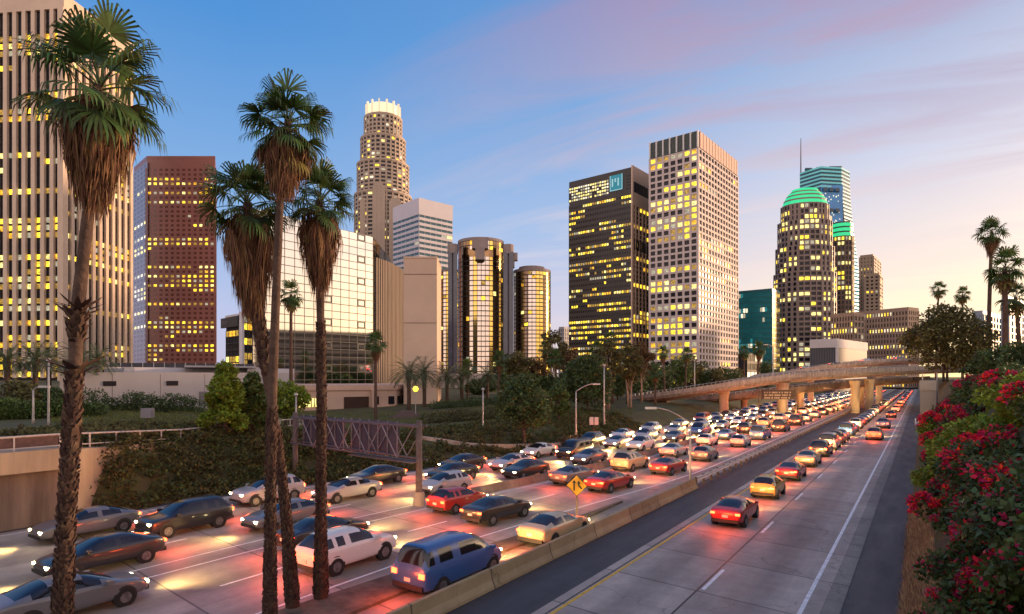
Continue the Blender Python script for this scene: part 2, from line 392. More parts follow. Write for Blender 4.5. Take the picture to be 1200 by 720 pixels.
def guardrail(u0, u1, f, label, side=1, zb=0.02, post=2.0, H_=.78):
    root = tag(empty('guardrail', (f(u0), u0, 0)), label, 'guardrail')
    mb = MB(); n = int((u1 - u0) / post); us = [u0 + post * i for i in range(n + 1)]
    prof = [(.10, H_), (.16, H_ - .05), (.10, H_ - .13), (.10, H_ - .18), (.16, H_ - .26), (.10, H_ - .31)]
    for s_ in (-1, 1):
        b = len(mb.v)
        for a in us: mb.v += [(f(a) + s_ * x, a, z) for x, z in prof]
        for i in range(n):
            for k in range(5): mb.f.append([b + i * 6 + k, b + i * 6 + k + 1, b + (i + 1) * 6 + k + 1, b + (i + 1) * 6 + k]); mb.m.append(0)
    mb.build('rail', STEEL, root)
    pm = MB()
    pm.box(-.08, .08, -.09, .09, 0, H_ - .02); me = pm.mesh('post', mat('timber_post', (0.13, .085, .06), .9, .3, 3))
    for a in us:
        o = link('post', me, root); o.location = (f(a) - f(u0), a - u0, zb)
    return root
guardrail(46.5, 190, K(-14.45), 'steel guardrail on wooden posts beside the queue on the connector road')

# ---------------------------------------------------------------- buildings
def ccw(p):
    return sum(a[0] * b[1] - b[0] * a[1] for a, b in zip(p, p[1:] + p[:1])) > 0
def corner(pxc, d, az, pxl, pxr, maxl=80):
    """a rectangular plan from its near corner, the bearing of its right face and the bearings of its ends"""
    az = R(az); X, Z = d * (pxc - 600) / FPX, d
    def solve(k, dx, dz):
        k = (k - 600) / FPX; return (k * Z - X) / (dx - k * dz)
    dr, dl = (math.sin(az), math.cos(az)), (-math.cos(az), math.sin(az))
    lr = min(maxl, solve(pxr, *dr)) if pxr else maxl
    ll = min(maxl, solve(pxl, *dl)) if pxl else maxl
    P = lambda a, b: cw(X + dr[0] * a + dl[0] * b, Z + dr[1] * a + dl[1] * b)
    return [P(0, ll), P(0, 0), P(lr, 0), P(lr, ll)]
def ngon(px, d, rpx, n, rot=0.0, sq=1.0):
    X, Z = d * (px - 600) / FPX, d; r = rpx * d / FPX
    return [cw(X + r * math.cos(rot + 2 * math.pi * i / n), Z + r * sq * math.sin(rot + 2 * math.pi * i / n)) for i in range(n)]

class Building:
    def __init__(s, name, label, cat, base, group=None):
        s.root = tag(empty(name, (base[0], base[1], 0.0)), label, cat, group); s.wins = []; s.rg = random.Random(label)
    def facing(s, p0, p1):
        mx, my = (p0[0] + p1[0]) / 2, (p0[1] + p1[1]) / 2; n = (p1[1] - p0[1], p0[0] - p1[0]); l = math.hypot(*n)
        d = math.hypot(mx, my); return -(mx * n[0] + my * n[1]) / (l * d)
    def core(s, poly, z0, z1, m, name='wall'):
        mb = MB(); mb.prism(poly, z0, z1); return mb.build(name, m, s.root)
    def part(s, name, mb, m, smooth_=False): return mb.build(name, m, s.root, smooth_=smooth_)
    def pattern(s, nx, nz, p, run=.78, rows=(.25, 1.1, 2.6)):
        g = [];
        for j in range(nz):
            q = s.rg.random(); pr = p * (rows[0] if q < .42 else (rows[1] if q < .75 else rows[2]))
            pr = min(.92, pr); st = s.rg.random() < pr; row = []
            for i in range(nx):
                if s.rg.random() > run: st = s.rg.random() < pr
                row.append(st)
            g.append(row)
        return g
    def grid(s, p0, p1, z0, z1, nx, nz, pier, span, mb, dp=.5, ds=.35, mp=0, ms=0, lit=.2, litm=None, glass=None, inset=.06, edge=True, winw=None, pat=None, rowp=None, skip=None):
        """piers and spandrels proud of the core, and one recessed window per cell"""
        litm = litm or LIT; glass = glass or GLASS
        dx, dy = p1[0] - p0[0], p1[1] - p0[1]; L = math.hypot(dx, dy); e = (dx / L, dy / L); n = (e[1], -e[0])
        cwid, h = L / nx, (z1 - z0) / nz
        for i in range(nx + 1):
            if not edge and i in (0, nx): continue
            a, b = i * cwid - pier / 2, i * cwid + pier / 2
            a, b = max(a, 0 if not edge else -pier / 2), min(b, L + (pier / 2 if edge else 0))
            mb.obox(p0, e, n, a, b, -.02, dp, z0, z1, mp)
        if span > 0:
            for j in range(nz + 1):
                a, b = max(z0, z0 + j * h - span / 2), min(z1, z0 + j * h + span / 2)
                mb.obox(p0, e, n, 0.01, L - .01, -.02, ds, a, b - .01, ms)
        if s.facing(p0, p1) < .02: return
        g = pat or s.pattern(nx, nz, lit)
        w = winw or (cwid - pier) * .98; hh = (h - span) * .98
        for j in range(nz):
            if rowp: pass
            for i in range(nx):
                if skip and skip(i, j): continue
                m = s.rg.choice(litm) if g[j][i] else glass
                c = (p0[0] + e[0] * (i + .5) * cwid + n[0] * inset, p0[1] + e[1] * (i + .5) * cwid + n[1] * inset, z0 + (j + .5) * h)
                s.wins.append((c, e, n, round(w, 2), round(hh, 2), m))
    def finish(s, cap=96, name='window'):
        sc = []
        for w in s.wins:
            pr = project(w[0]); a = 0
            if pr and -5 < pr[0] < 1205 and -5 < pr[1] < 640:
                d = math.hypot(w[0][0], w[0][1]); cosv = -(w[0][0] * w[2][0] + w[0][1] * w[2][1]) / d
                a = max(0, cosv) * w[3] * w[4] / (pr[2] ** 2) * (1.6 if w[5] in LIT or w[5] in LITW else 1)
            sc.append(a)
        order = sorted(range(len(s.wins)), key=lambda i: -sc[i]); cache = {}
        ox, oy = s.root.location.x, s.root.location.y
        for i in order[:cap]:
            c, e, n, w, h, m = s.wins[i]; k = (w, h, round(e[0], 3), round(e[1], 3), m.name)
            if k not in cache:
                mb = MB(); mb.quad((-e[0] * w / 2, -e[1] * w / 2, -h / 2), (e[0] * w / 2, e[1] * w / 2, -h / 2), (e[0] * w / 2, e[1] * w / 2, h / 2), (-e[0] * w / 2, -e[1] * w / 2, h / 2))
                cache[k] = mb.mesh('window', m)
            o = link(name, cache[k], s.root); o.location = (c[0] - ox, c[1] - oy, c[2])
        rest = order[cap:]
        if rest:
            mb = MB(); ms = []
            for i in rest:
                c, e, n, w, h, m = s.wins[i]
                if m not in ms: ms.append(m)
                mb.quad((c[0] - e[0] * w / 2, c[1] - e[1] * w / 2, c[2] - h / 2), (c[0] + e[0] * w / 2, c[1] + e[1] * w / 2, c[2] - h / 2),
                        (c[0] + e[0] * w / 2, c[1] + e[1] * w / 2, c[2] + h / 2), (c[0] - e[0] * w / 2, c[1] - e[1] * w / 2, c[2] + h / 2), ms.index(m))
            o = mb.build(name, ms, s.root); o['kind'] = 'stuff'
def mid(poly): return (sum(p[0] for p in poly) / len(poly), sum(p[1] for p in poly) / len(poly))
def inset(poly, k):
    c = mid(poly); return [(c[0] + (p[0] - c[0]) * k, c[1] + (p[1] - c[1]) * k) for p in poly]
DARKW = mat('dark_facade', (0.018, 0.015, 0.018), .6, .2, .1, spec=.2)

# 1. striped tower at the left edge
def striped_tower():
    fp = corner(74, 330, 6.4, None, 152, 62); top = ZH(-6, 330)
    b = Building('striped_tower', 'tall tower of pale stone fins and dark window strips at the left edge', 'skyscraper', mid(fp))
    st = mat('pale_travertine', (0.60, 0.46, 0.35), .7, .10, .05, bump=.1)
    b.core(fp, 0, top - 1, DARKW)
    mb = MB()
    nl = 11; b.grid(fp[0], fp[1], 8, top - 8.2, nl, 50, 2.3, 1.1, mb, dp=1.5, ds=.12, ms=1, lit=.46)
    b.grid(fp[1], fp[2], 8, top - 8.2, 10, 50, 2.1, 1.3, mb, dp=1.5, ds=.12, ms=1, lit=.3)
    b.part('fins', mb, [st, DARKW]).name = 'stone_fin_screen'
    c = MB(); q = mid(fp)
    big = [(q[0] + (p[0] - q[0]) * 1.055, q[1] + (p[1] - q[1]) * 1.055) for p in fp]
    c.prism(big, top - 8.2, top); b.part('parapet', c, st)
    c = MB(); e = fp[1]; d1 = ((fp[0][0] - e[0]) / 62, (fp[0][1] - e[1]) / 62); d2 = (d1[1], -d1[0])
    c.obox(e, (-d1[0], -d1[1]), (-d1[1], d1[0]), -1.6, 1.75, -1.4, 2.0, 0, top - 8.21) ; b.part('corner_pier', c, st)
    b.finish()
striped_tower()

# 2. red-brown tower
def brown_tower():
    P = [W(157, 474), W(172, 450), W(252, 450), W(254, 505), W(160, 505)]; top = ZH(184, 450)
    b = Building('brown_tower', 'red brown granite tower with small lit windows and a narrow lilac side', 'skyscraper', mid(P))
    g = mat('brown_granite', (0.34, 0.135, 0.105), .32, .12, .05, spec=.6); pg = mat('brown_tinted_glass', (0.17, .06, .05), .15, .2, .1, spec=.7)
    sd = mat('sky_tinted_granite', (0.30, 0.24, 0.30), .22, .1, .05, spec=.9)  # lilac sky reflection painted into the narrow side's base colour
    b.core(P, 0, top, g); mb = MB()
    b.grid(P[1], P[2], 6, top - 8, 12, 46, 2.0, 1.7, mb, dp=.10, ds=.08, lit=.42, glass=pg, edge=True)
    b.part('cladding', mb, g)
    mb = MB(); b.grid(P[0], P[1], 6, top - 4, 4, 46, 3.6, 1.6, mb, dp=.10, ds=.08, lit=.22, glass=pg, litm=LITW)
    b.part('side_cladding', mb, sd); c = MB(); c.prism(inset(P, 1.004), top - 1.4, top + .6); b.part('parapet', c, g)
    b.finish()
brown_tower()
def slim_dark():
    P = [W(146, 520), W(157, 520), W(160, 545), W(148, 545)]; top = ZH(248, 520)
    b = Building('slim_tower', 'slim dark grid tower showing between the striped tower and the red brown tower', 'skyscraper', mid(P))
    b.core(P, 0, top, DARKW); mb = MB(); b.grid(P[0], P[1], 4, top, 3, 34, .7, 1.5, mb, lit=.2, dp=.4, ds=.3); b.part('frame', mb, mat('slate_frame', (.12, .1, .11), .6, .1)); b.finish()
slim_dark()
# 3. small dark office with a white pier and a sign band
def small_office():
    d = 300; P = [W(265, d + 14), W(284, d), W(301, d + 10), W(284, d + 30)]; top = ZH(367, d)
    b = Building('dark_office', 'small dark glass office with a white corner pier and rooftop sign band', 'office building', mid(P))
    b.core(P, 0, top - 1, DARKW); mb = MB()
    b.grid(P[0], P[1], 6, top - 8, 5, 8, .3, .5, mb, lit=.25, dp=.2, ds=.15); b.grid(P[1], P[2], 6, top - 1, 3, 9, .3, .5, mb, lit=.35, dp=.2, ds=.15)
    b.part('mullions', mb, mat('black_mullion', (.02, .02, .022), .5, .1))
    wh = mat('white_panel', (.62, .58, .60), .5, .08, .1)
    e = ((P[2][0] - P[0][0]), (P[2][1] - P[0][1])); l = math.hypot(*e); e = (e[0] / l, e[1] / l); n = (e[1], -e[0])
    c = MB(); c.obox(P[1], e, n, -.9, .9, -.3, 1.2, 0, top + .6); b.part('corner_pier', c, wh)
    c = MB(); c.prism(inset(P, 1.06), top - .99, top); b.part('roof_slab', c, wh)
    e = ((P[1][0] - P[0][0]), (P[1][1] - P[0][1])); l = math.hypot(*e); e = (e[0] / l, e[1] / l); n = (e[1], -e[0])
    c = MB(); c.obox(P[0], e, n, -3.5, l - 2.2, .3, 1.4, top - 6.4, top - 1.4); sg = b.part('sign_band', c, mat('sign_dark', (.03, .03, .035), .5, .1))
    c = MB(); rg = random.Random(4)
    for i in range(9):      # weathered, unreadable letters
        x = -2.2 + i * .92; z = top - 5.1; c.obox(P[0], e, n, x, x + .16, 1.41, 1.5, z, z + 2.2)
        if i % 2: c.obox(P[0], e, n, x + .17, x + .6, 1.41, 1.49, z + rg.choice([0, 1, 1.9]), z + 2.2)
    c.build('lettering', mat('sign_letter_grey', (.16, .15, .16), .5, .1), sg)
    b.finish()
small_office()

# 4. round stepped tower with the lit crown
def round_tower():
    d = 680; px = 449; top = 318; cw_ = W(px, d)
    b = Building('round_stepped_tower', 'tallest round stepped tower with a glowing fluted crown', 'skyscraper', cw_)
    st = mat('tan_granite', (0.42, 0.33, 0.25), .6, .08, .05)
    tiers = [(0, 232, 32.5), (232, 196, 29.5), (196, 166, 25.5), (166, 141, 21.5)]
    mb = MB()
    for k, (y0, y1, r) in enumerate(tiers):
        z0 = 0 if k == 0 else ZH(y0, d); z1 = ZH(y1, d); P = ngon(px, d, r, 28, .1)
        c = MB(); c.prism(P, z0, z1); b.part('wall', c, DARKW)
        nz = max(4, int((z1 - z0) / 4.3))
        for p0, p1 in zip(P, P[1:] + P[:1]):
            if b.facing(p0, p1) > .02: b.grid(p0, p1, z0, z1 - 1.5, 1, nz, 1.9, 1.9, mb, dp=.6, ds=.5, lit=.20, litm=LITW + LIT[:2])
        c = MB(); c.prism(inset(P, 1.035), z1 - 1.5, z1 + .5); b.part('setback_ledge', c, st)
    b.part('granite_frame', mb, st)
    # flat slabs on the near side
    for (xa, xb, yt, dd) in ((424, 440, 232, 652), (439, 449, 214, 648), (458, 468, 232, 648)):
        P = [W(xa, dd), W(xb, dd), W(xb, dd + 20), W(xa, dd + 20)]; c = MB(); c.prism(P, 0, ZH(yt, dd)); b.part('slab', c, st)
        mb2 = MB(); b.grid(P[0], P[1], 120, ZH(yt, dd) - 3, 2, 36, 4.2, 2, mb2, dp=.3, ds=.25, lit=.12); b.part('slab_frame', mb2, st)
    cr = mat('crown_glow', (.8, .75, .6), .5, 0, emit=(1.0, .78, .38), es=.6)
    c = MB(); P = ngon(px, d, 18.4, 28); c.prism(P, ZH(141, d), ZH(127.5, d)); b.part('crown', c, cr)
    c = MB(); P = ngon(px, d, 19.4, 14, .2)
    for p0, p1 in zip(P, P[1:] + P[:1]):
        e = (p1[0] - p0[0], p1[1] - p0[1]); l = math.hypot(*e); e = (e[0] / l, e[1] / l); c.obox(p0, e, (e[1], -e[0]), -.8, .8, -1.2, .9, ZH(141, d), ZH(124.5, d))
    b.part('crown_fin', c, mat('crown_fin', (.55, .50, .40), .5, 0, emit=(1.0, .85, .55), es=.35)); b.finish()
round_tower()

# 5. white banded tower
def banded_tower():
    d = 560; P = corner(491, d, 47.3, 461, 530); top = ZH(232, d)
    b = Building('banded_tower', 'white tower with dark horizontal window bands and a blank white top', 'skyscraper', mid(P))
    wh = mat('white_metal_panel', (.62, .58, .60), .35, .06, .05)
    b.core(P, 0, top - .5, DARKW); mb = MB()
    gl = mat('teal_glass', (.03, .10, .13), .1, .3, .1, spec=.7)
    for p0, p1 in ((P[0], P[1]), (P[1], P[2])): b.grid(p0, p1, 10, top - 14, 6, 30, .25, 2.6, mb, dp=.25, ds=.5, lit=.10, litm=LITW, glass=gl)
    b.part('white_bands', mb, wh).name = 'spandrel_banding'
    c = MB(); c.prism(inset(P, 1.02), top - 14, top); b.part('parapet', c, wh); b.finish()
banded_tower()

# 6. mirror-glass block, its fluted neighbour, the blank tower
MIRROR = mat('mirror_glass', (.90, .86, .76), .04, .05, .05, metal=1.0)
def mirror_block():
    P = [W(296, 150), W(437, 181), W(457, 215), W(330, 215)]; top = 8.5 + 198 * 150 / FPX
    b = Building('mirror_block', 'mirror glass office block reflecting the pale sunset sky', 'office building', mid(P))
    fr = mat('thin_dark_mullion', (.035, .035, .04), .4, .1)
    b.core(P, 5, top, fr); mb = MB()
    b.grid(P[0], P[1], 5.6, top, 13, 21, .16, .16, mb, dp=.10, ds=.09, lit=0, glass=MIRROR)
    b.grid(P[1], P[2], 5.6, top, 9, 14, .2, .2, mb, dp=.10, ds=.09, lit=0, glass=MIRROR)
    b.part('mullions', mb, fr)
    # opening lights, outlined in black, in three columns
    e = ((P[1][0] - P[0][0]), (P[1][1] - P[0][1])); l = math.hypot(*e); e = (e[0] / l, e[1] / l); n = (e[1], -e[0]); cwid = l / 13; h = (top - 5.6) / 21
    for col in (7, 11):
        for j in range(2, 21, 3):
            c = MB(); x0, x1, z0, z1 = col * cwid + .15, (col + 1) * cwid - .15, 5.6 + j * h + .15, 5.6 + (j + 1) * h - .15
            for a in ((x0, x1, z0, z0 + .28), (x0, x1, z1 - .28, z1), (x0, x0 + .28, z0, z1), (x1 - .28, x1, z0, z1)): c.obox(P[0], e, n, a[0], a[1], .07, .13, a[2], a[3])
            b.part('vent_frame', c, fr)
    b.finish()
mirror_block()
def fluted_block():
    P = [W(438.6, 184), W(452, 190), W(466, 200), W(477, 214), W(474, 226), W(460, 226)]; top = ZH(303, 184)
    b = Building('fluted_block', 'grey brown fluted concrete block beside the mirror glass building', 'office building', mid(P))
    m = mat('fluted_concrete', (.22, .17, .13), .8, .2, .2, streak=True)
    b.core(P, 0, top, m); c = MB()
    for p0, p1 in zip(P[:3], P[1:4]):
        e = (p1[0] - p0[0], p1[1] - p0[1]); l = math.hypot(*e); e = (e[0] / l, e[1] / l); n = (e[1], -e[0]); k = max(2, int(l / 1.1))
        for i in range(k): c.obox(p0, e, n, (i + .2) * l / k, (i + .8) * l / k, -.02, .55, 0, top + .3)
    b.part('ribs', c, m).name = 'rib_cladding'
fluted_block()
def blank_tower():
    d = 118; P = [W(473, d), W(512, d), W(517, d + 12), W(478, d + 14)]; top = ZH(303, d)
    b = Building('blank_tower', 'plain beige windowless tower beside the round glass hotel', 'building', mid(P))
    m = mat('beige_stucco', (.58, .43, .32), .85, .08, .15, bump=.15, bscale=3)
    b.core(P, -1, top, m); c = MB(); c.prism(inset(P, 1.015), top, top + .35); b.part('coping', c, m)
    c = MB()
    for z in (9.5, 19, 28.5):
        p0, p1 = P[0], P[1]; e = (p1[0] - p0[0], p1[1] - p0[1]); l = math.hypot(*e); e = (e[0] / l, e[1] / l); c.obox(p0, e, (e[1], -e[0]), 0, l, -.01, .04, z, z + .12)
    b.part('joint', c, COND)
blank_tower()

# 7. round glass hotel
def hotel():
    d = 330; b = Building('round_glass_hotel', 'cluster of round mirrored hotel towers with outside lift shafts', 'hotel', W(575, d))
    silver = mat('silver_glass', (.72, .66, .60), .10, .15, .2, metal=1.0); bronze = mat('bronze_glass', (.30, .19, .10), .12, .3, .2, metal=1.0)
    gold = mat('sunset_streak_glass', (.95, .66, .18), .12, .2, .2, metal=1.0); fr = mat('hotel_mullion', (.05, .035, .03), .4, .1)  # gold facets hold the reflected sunset streaks as painted colour
    conc = mat('hotel_concrete', (.30, .235, .215), .8, .15, .2)
    def cyl(px, dd, r, ytop, n, ybot=470, seed=1):
        top = ZH(ytop, dd); P = ngon(px, dd, r, n, .07); c = MB(); c.prism(P, 4, top); b.part('wall', c, fr); mb = MB()
        for k, (p0, p1) in enumerate(zip(P, P[1:] + P[:1])):
            if b.facing(p0, p1) < .02: continue
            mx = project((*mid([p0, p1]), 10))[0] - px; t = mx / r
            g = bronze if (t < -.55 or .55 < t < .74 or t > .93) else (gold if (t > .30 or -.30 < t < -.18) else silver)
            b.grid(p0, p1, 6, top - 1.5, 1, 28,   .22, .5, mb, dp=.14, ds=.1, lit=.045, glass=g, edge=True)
        b.part('mullions', mb, fr); c = MB(); c.prism(inset(P, 1.02), top - 1.5, top); b.part('roof_rim', c, conc)
        return P, top
    cyl(563.5, d, 26.5, 284, 36); cyl(623.5, d + 10, 21.5, 318, 30); cyl(527, d + 35, 12, 317, 20)
    c = MB(); P = ngon(623, d + 10, 15, 16); c.prism(P, ZH(318, d + 10), ZH(314, d + 10)); b.part('roof_house', c, conc)
    # recessed dark band and the top lift housing
    c = MB(); P = [W(553, d - 16), W(572, d - 16), W(572, d - 4), W(553, d - 4)]; c.prism(P, ZH(291, d - 16), ZH(278, d - 16)); P2 = [W(557, d - 18), W(568, d - 18), W(568, d - 8), W(557, d - 8)]
    c.prism(P2, ZH(305, d - 16), ZH(291.3, d - 16)); b.part('lift_housing', c, conc)
    c = MB(); c.prism([(p[0], p[1]) for p in ngon(563.5, d, 26.9, 36, .07)], ZH(306, d), ZH(297.5, d)); b.part('observation_band', c, bronze)
    dk = mat('lift_glass_dark', (.05, .06, .10), .15, .3, .3, spec=.8)
    for (xa, xb, yt, dd) in ((525, 536, 285.5, d - 14), (590, 601.5, 286, d - 14)):
        for k, (a, e) in enumerate(((xa, xa + (xb - xa) * .42), (xa + (xb - xa) * .58, xb))):
            P = [W(a, dd), W(e, dd), W(e, dd + 4), W(a, dd + 4)]; c = MB(); c.prism(P, 4, ZH(yt + 9, dd)); b.part('lift_shaft', c, dk)
        P = [W(xa + 1, dd + 2), W(xb - 1, dd + 2), W(xb - 1, dd + 7), W(xa + 1, dd + 7)]; c = MB(); c.prism(P, 4, ZH(yt + 9, dd)); b.part('shaft_core', c, mat('shaft_grey', (.24, .21, .23), .5, .1))
        q = ngon((xa + xb) / 2, dd + 2.5, 6.2, 12); c = MB(); c.prism(q, ZH(yt + 11, dd), ZH(yt, dd)); b.part('shaft_cap', c, conc)
    c = MB(); P = [W(600, d - 13), W(606.5, d - 13), W(606.5, d - 8), W(600, d - 8)]; c.prism(P, ZH(310, d), ZH(302, d)); c.prism([W(600, d - 12.9), W(603, d - 12.9), W(603, d - 8), W(600, d - 8)], ZH(318, d), ZH(310.2, d)); b.part('bracket', c, conc)
    b.finish()
    # podium
    dd = 235; P = [W(517, dd), W(592, dd), W(592, dd + 30), W(517, dd + 30)]
    b = Building('hotel_podium', 'pale concrete podium with dark openings below the round glass hotel', 'building', mid(P))
    c = MB(); c.prism(P, ZH(456, dd), ZH(438, dd)); b.part('wall', c, mat('podium_white', (.50, .42, .38), .8, .1, .1))
    P = [W(519, dd + 2), W(590, dd + 2), W(590, dd + 28), W(519, dd + 28)]; c = MB(); c.prism(P, -1, ZH(456.2, dd)); b.part('lower_wall', c, DARKW)
    mb = MB(); b.grid(P[0], P[1], 0.5, ZH(456.2, dd), 12, 1, 1.2, .3, mb, dp=1, ds=.8, lit=.5, litm=LITW); b.part('columns', mb, COND).name = 'colonnade'; b.finish()
hotel()

# 8. dark bronze tower with the lit sign floors
def bronze_tower():
    d = 420; P = corner(740, d, 39.3, 667, 775); top = ZH(196, d)
    b = Building('bronze_tower', 'dark bronze tower with a teal roof sign and a peach stone side', 'skyscraper', mid(P))
    dk = mat('bronze_panel', (.030, .024, .022), .35, .2, .1, spec=.5); pk = mat('sunlit_peach_stone', (.66, .47, .35), .7, .08, .06)  # side stone brightened to peach in place of the blocked sunlight
    b.core(P, 0, top, dk); mb = MB()
    pat = b.pattern(26, 33, .50, .72, (.55, 1.1, 1.7))
    b.grid(P[0], P[1], 8, top - 18, 26, 33, .55, 2.2, mb, dp=.12, ds=.10, pat=pat)
    b.part('panels', mb, dk).name = 'panel_grid'
    mb = MB(); b.grid(P[0], P[1], top - 15.5, top - 4.5, 26, 5, .55, .9, mb, dp=.10, ds=.08, litm=[LITW[1], LITW[0], LITW[2]], pat=[[(i < 17) and b.rg.random() < .93 for i in range(26)] for j in range(5)], skip=lambda i, j: 17 <= i <= 23); b.part('sign_floor_grid', mb, dk)
    mb = MB(); b.grid(P[1], P[2], 8, top - 26, 9, 38, 1.5, .6, mb, dp=.8, ds=.3, lit=.18)
    c = MB(); b.part('stone_piers', mb, pk).name = 'pier_screen'
    e = ((P[2][0] - P[1][0]), (P[2][1] - P[1][1])); l = math.hypot(*e); e = (e[0] / l, e[1] / l); n = (e[1], -e[0])
    c.obox(P[1], e, n, -.3, l, -.02, .85, top - 26, top - 17); c.obox(P[1], e, n, -.3, l, -.02, .85, top - 9.5, top + 1.2); c.obox(P[1], e, n, -.32, 1.6, -.03, .95, 0, top + 1.21); b.part('stone_band', c, pk)
    for z in (top - 17, ZH(292, d)):
        c = MB()
        for i in range(14): c.obox(P[1], e, n, 1.8 + i * (l - 2) / 14, 1.8 + (i + .55) * (l - 2) / 14, .3, .9, z, z + 7.4)
        b.part('louvres', c, DARKW).name = 'louvre_band'
    e = ((P[1][0] - P[0][0]), (P[1][1] - P[0][1])); l = math.hypot(*e); e = (e[0] / l, e[1] / l); n = (e[1], -e[0]); cwid = l / 26
    tl = mat('teal_sign_lit', (.02, .2, .24), .4, 0, emit=(.02, .30, .42), es=.30); wl = mat('sign_line_lit', (.5, .6, .6), .4, 0, emit=(.15, .55, .65), es=.4)
    x0, x1, z0, z1 = 17.6 * cwid, 22.6 * cwid, top - 14, top - 3
    c = MB(); c.obox(P[0], e, n, x0, x1, .05, .5, z0, z1); sg = b.part('logo_sign', c, tl)
    c = MB()
    for a in ((x0, x0 + .5, z0, z1), (x1 - .5, x1, z0, z1), (x0, x1, z0, z0 + .5)): c.obox(P[0], e, n, a[0], a[1], .51, .7, a[2], a[3])
    for k in range(3): c.obox(P[0], e, n, x0 + 1.6 + k * 2.3, x0 + 2.6 + k * 2.3, .51, .68, z0 + 3 + (k % 2) * 3, z1 - 2.5)
    c.build('sign_outline', wl, sg)
    b.finish()
bronze_tower()

# 9. white concrete grid tower
def grid_tower():
    d = 380; P = corner(818, d, 39.3, 762, 864); top = ZH(153, d)
    b = Building('grid_tower', 'white concrete grid tower of square windows, its right face lit peach', 'skyscraper', mid(P))
    wh = mat('white_precast', (.60, .50, .47), .7, .06, .06); b.core(P, 0, top - .6, DARKW)
    mb = MB(); b.grid(P[0], P[1], 3, top - 11, 7, 37, 1.35, 1.3, mb, dp=.9, ds=.75, lit=.44); b.part('precast_grid', mb, wh)
    mb = MB(); b.grid(P[1], P[2], 3, top - 11, 14, 37, 1.25, 1.5, mb, dp=.7, ds=.6, lit=.14); b.part('precast_grid', mb, wh)
    mb = MB(); lv = mat('louvre_green_grey', (.05, .065, .06), .5, .2); b.grid(P[0], P[1], top - 10.6, top, 7, 1, .8, 0, mb, dp=1.0, lit=0, glass=lv); b.part('crown_fins', mb, mat('fin_white', (.7, .68, .66), .5, .05)).name = 'louvre_crown'
    e = ((P[2][0] - P[1][0]), (P[2][1] - P[1][1])); l = math.hypot(*e); e = (e[0] / l, e[1] / l); n = (e[1], -e[0])
    c = MB(); c.obox(P[1], e, n, 1.2, l - 1.6, -.02, .8, top - 10.6, top - .4)
    for i in range(14): c.obox(P[1], e, n, 1.4 + i * l / 14, 1.8 + i * l / 14, .81, 1.0, top - 10.5, top + .4)
    b.part('parapet_panel', c, mat('sunlit_peach_precast', (.58, .40, .32), .7, .06, .06))  # peach sunlight painted into the right face's parapet colour
    b.finish()
grid_tower()
# 10. teal glass block
def teal_block():
    d = 470; P = corner(905, d, 39.3, 860, 914); top = ZH(338, d)
    b = Building('teal_block', 'teal glass block between the white grid tower and the green crowned tower', 'office building', mid(P))
    tg = mat('teal_curtain_glass', (.03, .24, .27), .12, .4, .08, spec=.8); fr = mat('teal_frame', (.03, .15, .17), .4, .1)
    tgd = mat('teal_lit_dim', (.02, .14, .16), .2, .3, .1, emit=(.05, .45, .48), es=.30)
    b.core(P, 0, top, fr); mb = MB()
    b.grid(P[0], P[1], 3, top - 2, 16, 18, .25, .6, mb, dp=.12, ds=.09, lit=.22, glass=tg, litm=[tgd, LITW[0], tgd, LITW[2]]); b.part('mullions', mb, fr)
    mb = MB(); b.grid(P[1], P[2], 3, top - 2, 4, 18, .25, .6, mb, dp=.12, ds=.09, lit=0, glass=mat('sunlit_gold_glass', (.8, .62, .30), .15, .1, .1, metal=1)); b.part('mullions', mb, fr); b.finish()  # golden sunlight on the right face put into the glass colour
    d = 330; P = corner(875, d, 39.3, 866, 893); b = Building('low_annex', 'low dark annex with a few lit windows below the teal glass block', 'building', mid(P)); top = ZH(414, d)
    b.core(P, 0, top, DARKW); mb = MB(); 
    for p0, p1 in ((P[0], P[1]), (P[1], P[2])): b.grid(p0, p1, 2, top, 4, 4, .8, 1.4, mb, lit=.3, dp=.2, ds=.15, litm=LITW)
    b.part('frame', mb, DARKW); b.finish()
teal_block()
